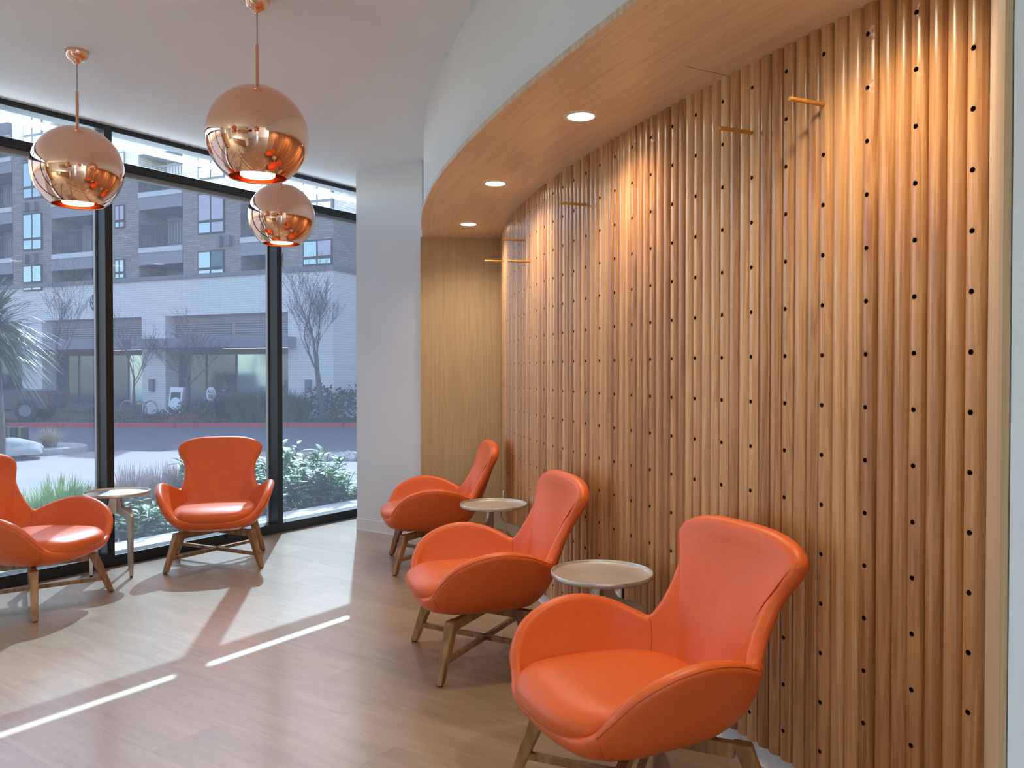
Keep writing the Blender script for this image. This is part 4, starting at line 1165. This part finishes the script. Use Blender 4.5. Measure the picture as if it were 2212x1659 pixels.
mm = MB(); zz = c.z-.5-ZG-.12; mm.box(-.35,.35,-.25,.25,zz-.05,zz); 
for sx_ in (-1,1):
    for sy_ in (-1,1): mm.box(sx_*.32-.02, sx_*.32+.02, sy_*.22-.02, sy_*.22+.02, 0, zz-.05)
t_ = mm.build('low_table', M['post1']); t_.location = (c.x, c.y, ZG+.12); t_.rotation_euler = (0,0,R(-22)); tag(t_, 'low dark table carrying the purple box beside the shop door', 'table')
tag(o, 'purple cloth-covered box beside the person at the shop door', 'box')

# person standing at the shop door behind the clothed table
def person(loc, rz, hgt):
    e = empty('person', loc, rz, 'person in a dark green T-shirt behind a white-clothed table, arms bent', 'person')
    k = hgt/1.72
    def skin(name, verts, edges, radii, mat, parent, root=0, sub=2):
        me = bpy.data.meshes.new(name); me.from_pydata([tuple(Vector(v)*k) for v in verts], edges, []); me.materials.append(mat)
        o = bpy.data.objects.new(name, me); COL.objects.link(o); o.parent = parent
        md = o.modifiers.new('skin', 'SKIN'); 
        for i, sv in enumerate(me.skin_vertices[0].data): sv.radius = (radii[i]*k, radii[i]*k); sv.use_root = (i == root)
        md.use_smooth_shade = True
        s = o.modifiers.new('sub', 'SUBSURF'); s.levels = sub; s.render_levels = sub
        return o
    M['skin'] = plain('brown_skin', (.16,.085,.055), .5, var=.08); M['shirt'] = plain('dark_green_cloth', (.025,.05,.045), .8, var=.1); M['trousers'] = plain('dark_trousers', (.03,.03,.04), .8)
    v = [(0,0,.95),(0,0,1.15),(0,0,1.36),(0,-.01,1.46),(0,-.02,1.52),(.19,0,1.40),(.25,-.03,1.14),(.14,-.26,1.08),(.08,-.33,1.09),(-.19,0,1.40),(-.25,-.03,1.14),(-.14,-.26,1.08),(-.08,-.33,1.09),
         (.10,0,.88),(.11,-.01,.48),(.11,.02,.08),(.11,-.10,.03),(-.10,0,.88),(-.11,-.01,.48),(-.11,.02,.08),(-.11,-.10,.03)]
    ed = [(0,1),(1,2),(2,3),(3,4),(2,5),(5,6),(6,7),(7,8),(2,9),(9,10),(10,11),(11,12),(0,13),(13,14),(14,15),(15,16),(0,17),(17,18),(18,19),(19,20)]
    rad = [.13,.125,.14,.065,.058,.065,.045,.035,.028,.065,.045,.035,.028,.085,.06,.04,.035,.085,.06,.04,.035]
    body = skin('body', v, ed, rad, M['skin'], e)
    bm = bmesh.new(); bmesh.ops.create_uvsphere(bm, u_segments=24, v_segments=16, radius=1)
    for q in bm.verts:
        x, y, z = q.co; wd = .074*(1-.18*max(0,-z)); q.co = (x*wd, y*.092-.025*max(0,-z)*(y<0)-(.012 if (abs(x) < .2 and y < -.8 and abs(z+.1) < .3) else 0), z*.115)
    bmesh.ops.translate(bm, verts=bm.verts, vec=(0,-.02,1.60)); bmesh.ops.scale(bm, verts=bm.verts, vec=(k,k,k))
    me = bpy.data.meshes.new('head'); bm.to_mesh(me); bm.free(); me.materials.append(M['skin']); me.polygons.foreach_set('use_smooth', [True]*len(me.polygons)); h = bpy.data.objects.new('head', me); COL.objects.link(h); h.parent = e
    mm = MB(); mm.lathe([(.079*k*math.sin(t), (1.605+.118*math.cos(t))*k) for t in [R(a) for a in (2,20,40,60,80,92)]], 20, (0,-.004*k,0)); mm.build('hair', M['slot'], e, smooth=True)
    for s in (-1,1):
        mm = MB(); mm.lathe([(.001,-.008),(.008,0),(.001,.008)], 10, (s*.028*k,-.105*k,1.61*k)); mm.build('eye', M['signw'], h)
        mm = MB(); mm.lathe([(.004,-.03),(.014,-.015),(.016,.015),(.004,.03)], 10, (s*.078*k,-.01*k,1.60*k)); mm.build('ear', M['skin'], h, smooth=True)
    tv = [(0,0,.93),(0,0,1.15),(0,0,1.37),(.20,0,1.41),(.245,-.02,1.24),(-.20,0,1.41),(-.245,-.02,1.24)]
    skin('t_shirt', tv, [(0,1),(1,2),(2,3),(3,4),(2,5),(5,6)], [.145,.142,.150,.078,.064,.078,.064], M['shirt'], e)
    skin('trousers', [(0,0,.92),(.10,0,.86),(.11,-.01,.48),(.11,.02,.09),(-.10,0,.86),(-.11,-.01,.48),(-.11,.02,.09)], [(0,1),(1,2),(2,3),(0,4),(4,5),(5,6)], [.14,.10,.075,.06,.10,.075,.06], M['trousers'], e)
    for s in (-1,1):
        hv = [(s*.08,-.33,1.09)]; he = []; hr = [.022]
        for q, (dx, ln_) in enumerate(((-.022,.06),(-.008,.075),(.006,.07),(.019,.055))):
            b = len(hv); hv += [(s*.08+dx*.6,-.365,1.088),(s*.08+dx,-.375-ln_*.5,1.08),(s*.08+dx*1.1,-.38-ln_*.75,1.06)]; he += [(0,b),(b,b+1),(b+1,b+2)]; hr += [.009,.008,.007]
        b = len(hv); hv += [(s*.08-s*.03,-.35,1.10),(s*.08-s*.048,-.375,1.095)]; he += [(0,b),(b,b+1)]; hr += [.010,.008]
        skin('hand', hv, he, hr, M['skin'], body, sub=1)
    c = text('AO', .12*k, (0,-.165*k,1.27*k), e, M['signw'], 'shirt_print')
    return e
c = onto(488, 822, 32.4); person((c.x, c.y, ZG+.12), R(-20), max(1.5, c.z-ZG-.12))

# dark car parked behind the yucca, tail towards the road end
def car(loc, rz, sc):
    e = empty('car', loc, rz, 'dark off-road car parked behind the yucca blades', 'car')
    M['carpaint'] = plain('black_car_paint', (.02,.022,.026), .35, coat=.5); M['carglass'] = plain('dark_car_glass', (.03,.035,.04), .1, metal=.4); M['tyre'] = plain('tyre_rubber', (.02,.02,.02), .8); M['tail'] = plain('red_tail_lamp', (.6,.02,.02), .3)
    pr = [(-2.1,.42),(2.05,.42),(2.15,.55),(2.15,1.05),(2.05,1.12),(.75,1.18),(.55,1.22),(.28,1.78),(-1.9,1.84),(-2.12,1.12),(-2.16,.6)]
    mm = MB(); mm.plate(pr, (0,0,0), (1,0,0), (0,0,1), (0,1,0), 1.72); mm.build('body', M['carpaint'], e, fix=True, bevel=.05, seg=3)
    for s in (-1,1):
        for wx in ((.30,.62,-.05,.98),):
            mm = MB(); mm.plate([(-1.72,1.16),(-.95,1.16),(-.95,1.70),(-1.66,1.70)], (0,s*.865,0), (1,0,0), (0,0,1), (0,1,0), .02); mm.build('window', M['carglass'], e, fix=True)
            mm = MB(); mm.plate([(-.85,1.16),(.48,1.16),(.26,1.68),(-.85,1.70)], (0,s*.865,0), (1,0,0), (0,0,1), (0,1,0), .02); mm.build('window', M['carglass'], e, fix=True)
        for wx in (-1.35,1.35):
            mm = MB(); n = 28
            mm.plate([(.40*math.cos(2*PI*k/n), .40*math.sin(2*PI*k/n)) for k in range(n)], (wx,s*.80,.40), (1,0,0), (0,0,1), (0,1,0), .26); w_ = mm.build('wheel', M['tyre'], e, fix=True, bevel=.03)
            mm = MB(); mm.plate([(.22*math.cos(2*PI*k/n), .22*math.sin(2*PI*k/n)) for k in range(n)], (wx,s*.935,.40), (1,0,0), (0,0,1), (0,1,0), .02); mm.build('rim', M['capgrey'], w_, fix=True)
        mm = MB(); mm.box(2.14,2.18,s*.72-.07,s*.72+.07,.80,.98); mm.build('tail_lamp', M['tail'], e)
    mm = MB(); mm.plate([(-.60,1.20),(.60,1.20),(.55,1.66),(-.55,1.66)], (.42,0,0), (0,1,0), (0,0,1), (1,0,0), .3); mm.build('rear_window', M['carglass'], e, fix=True)
    e.scale = (sc,)*3; return e
c = onto(98, 925, 30.6); car((c.x-1.9, c.y+.2, ZG+.13), R(8), 1.0)
# ------------------------------------------------------------------ the rest of the room, mirrored in the copper globes
M['desktop'] = plain('white_desk_top', (.78,.74,.74), .35, var=.01)
M['deskfront'] = wood('oak_desk_front', [srgb(150,108,66), srgb(176,132,88), srgb(190,150,106)], grain=(1,1,.04), scale=40)
M['screen'] = plain('black_screen', (.01,.012,.014), .12)
dk = empty('reception_desk', (-3.1,-.45,0), R(22), 'long white-topped oak reception desk, seen only mirrored in the copper globes', 'desk')
def dbx(name, mat, boxes, bevel=.004):
    mm = MB()
    for b in boxes: mm.box(*b)
    return mm.build(name, mat, dk, bevel=bevel)
dbx('desk_top', M['desktop'], [(-1.6,1.6,-.40,.45,.98,1.04)])
dbx('front_panel', M['deskfront'], [(-.3,1.55,.33,.38,.02,.98)])
dbx('desk_chair_gap', M['screen'], [(-1.5,-.32,-.30,.30,.02,.9)]) if False else None
dbx('side_panel', M['desktop'], [(1.55,1.60,-.40,.45,0,.98)]); dbx('side_panel', M['desktop'], [(-1.60,-1.55,-.40,.45,0,.98)])
mm = MB(); mm.box(-4.4,-1.6,-3.6,-3.32,1.25,2.15); cb = mm.build('wall_cabinet', M['deskfront'], bevel=.004); tag(cb, 'row of oak wall cupboards behind the reception desk, seen only mirrored in the copper globes', 'cupboard')
sc_ = empty('storage_cabinet', tuple(W(-4.9,.32)), WROT, 'tall oak storage cabinet by the side wall, seen only mirrored in the copper globes', 'cabinet')
mm = MB(); mm.box(-.9,.9,-.30,.30,.06,2.1); mm.build('body', M['deskfront'], sc_, bevel=.004)
for k_ in range(2):
    mm = MB(); mm.box(-.89+.9*k_,-.01+.9*k_,-.322,-.301,.08,2.08); dd_ = mm.build('door', M['deskfront'], sc_, bevel=.003)
    mm = MB(); mm.tube([(-.12+.24*k_,-.345,.9),(-.12+.24*k_,-.345,1.2)], .008, 8); mm.build('handle', M['greyalu'], dd_)
mm = MB(); mm.box(-.88,.88,-.28,.28,0,.06); mm.build('plinth', M['black'], sc_)
tv = empty('television', (-.95,-3.6,1.95), 0, 'black wall television beside the oak cupboards, seen only mirrored in the copper globes', 'television')
mm = MB(); mm.box(-.50,.50,0,.05,-.30,.30); mm.build('casing', M['black'], tv, bevel=.006)
mm = MB(); mm.box(-.48,.48,.05,.053,-.275,.28); mm.build('screen', M['screen'], tv)
# square air vent in the ceiling
av = empty('ceiling_vent', (-.75,2.55,CEIL), R(-34), 'square flush ceiling air vent, seen only mirrored in the copper globes', 'vent')
mm = MB(); mm.box(-.30,.30,-.30,.30,-.012,0); mm.build('frame', M['base'], av, bevel=.003)
mm = MB(); mm.box(-.25,.25,-.25,.25,-.016,-.012); mm.build('plate', M['ceiling'], av)
# added fill lamps in the unseen ceiling at the entrance end, brightening the room
for i, (x, y) in enumerate(((-3.6,-.7),(-5.0,-.2),(-5.6,-1.6),(-6.6,-.4),(-7.0,-2.0),(-4.4,-2.2))):
    downlight((x,y), 'round fill lamp added to the flat ceiling over the entrance end, behind the viewpoint', 'added fill lamps at the entrance end', z=CEIL, r=.085, power=640, col=(.64,.93,1.02), cone=92)

# ------------------------------------------------------------------ daylight
sd = Vector((.17,-1,-.913)).normalized()
sun = bpy.data.lights.new('sun', 'SUN'); sun.energy = SUN_E; sun.angle = R(.53); sun.color = (.58,.88,1.06)
so = bpy.data.objects.new('sun', sun); COL.objects.link(so); so.location = (-6,20,14); so.rotation_euler = sd.to_track_quat('-Z', 'Y').to_euler()
w = bpy.data.worlds.new('sky'); S.world = w; w.use_nodes = True; nt = w.node_tree; nt.nodes.clear()
out = nt.nodes.new('ShaderNodeOutputWorld'); bg = nt.nodes.new('ShaderNodeBackground'); bg.inputs[1].default_value = SKY_S
sk = nt.nodes.new('ShaderNodeTexSky'); sk.sky_type = 'NISHITA'; sk.sun_disc = False; sk.sun_elevation = R(42)
sk.sun_rotation = math.atan2(-sd.x, -sd.y); sk.air_density = 1.0; sk.dust_density = 1.2; sk.ozone_density = 1.5
nt.links.new(sk.outputs[0], bg.inputs[0]); nt.links.new(bg.outputs[0], out.inputs[0])

vs = S.view_settings; vs.view_transform = 'Standard'; vs.look = 'None'; vs.gamma = 1; vs.exposure = EXPO; vs.use_curve_mapping = False
S.display_settings.display_device = 'sRGB'
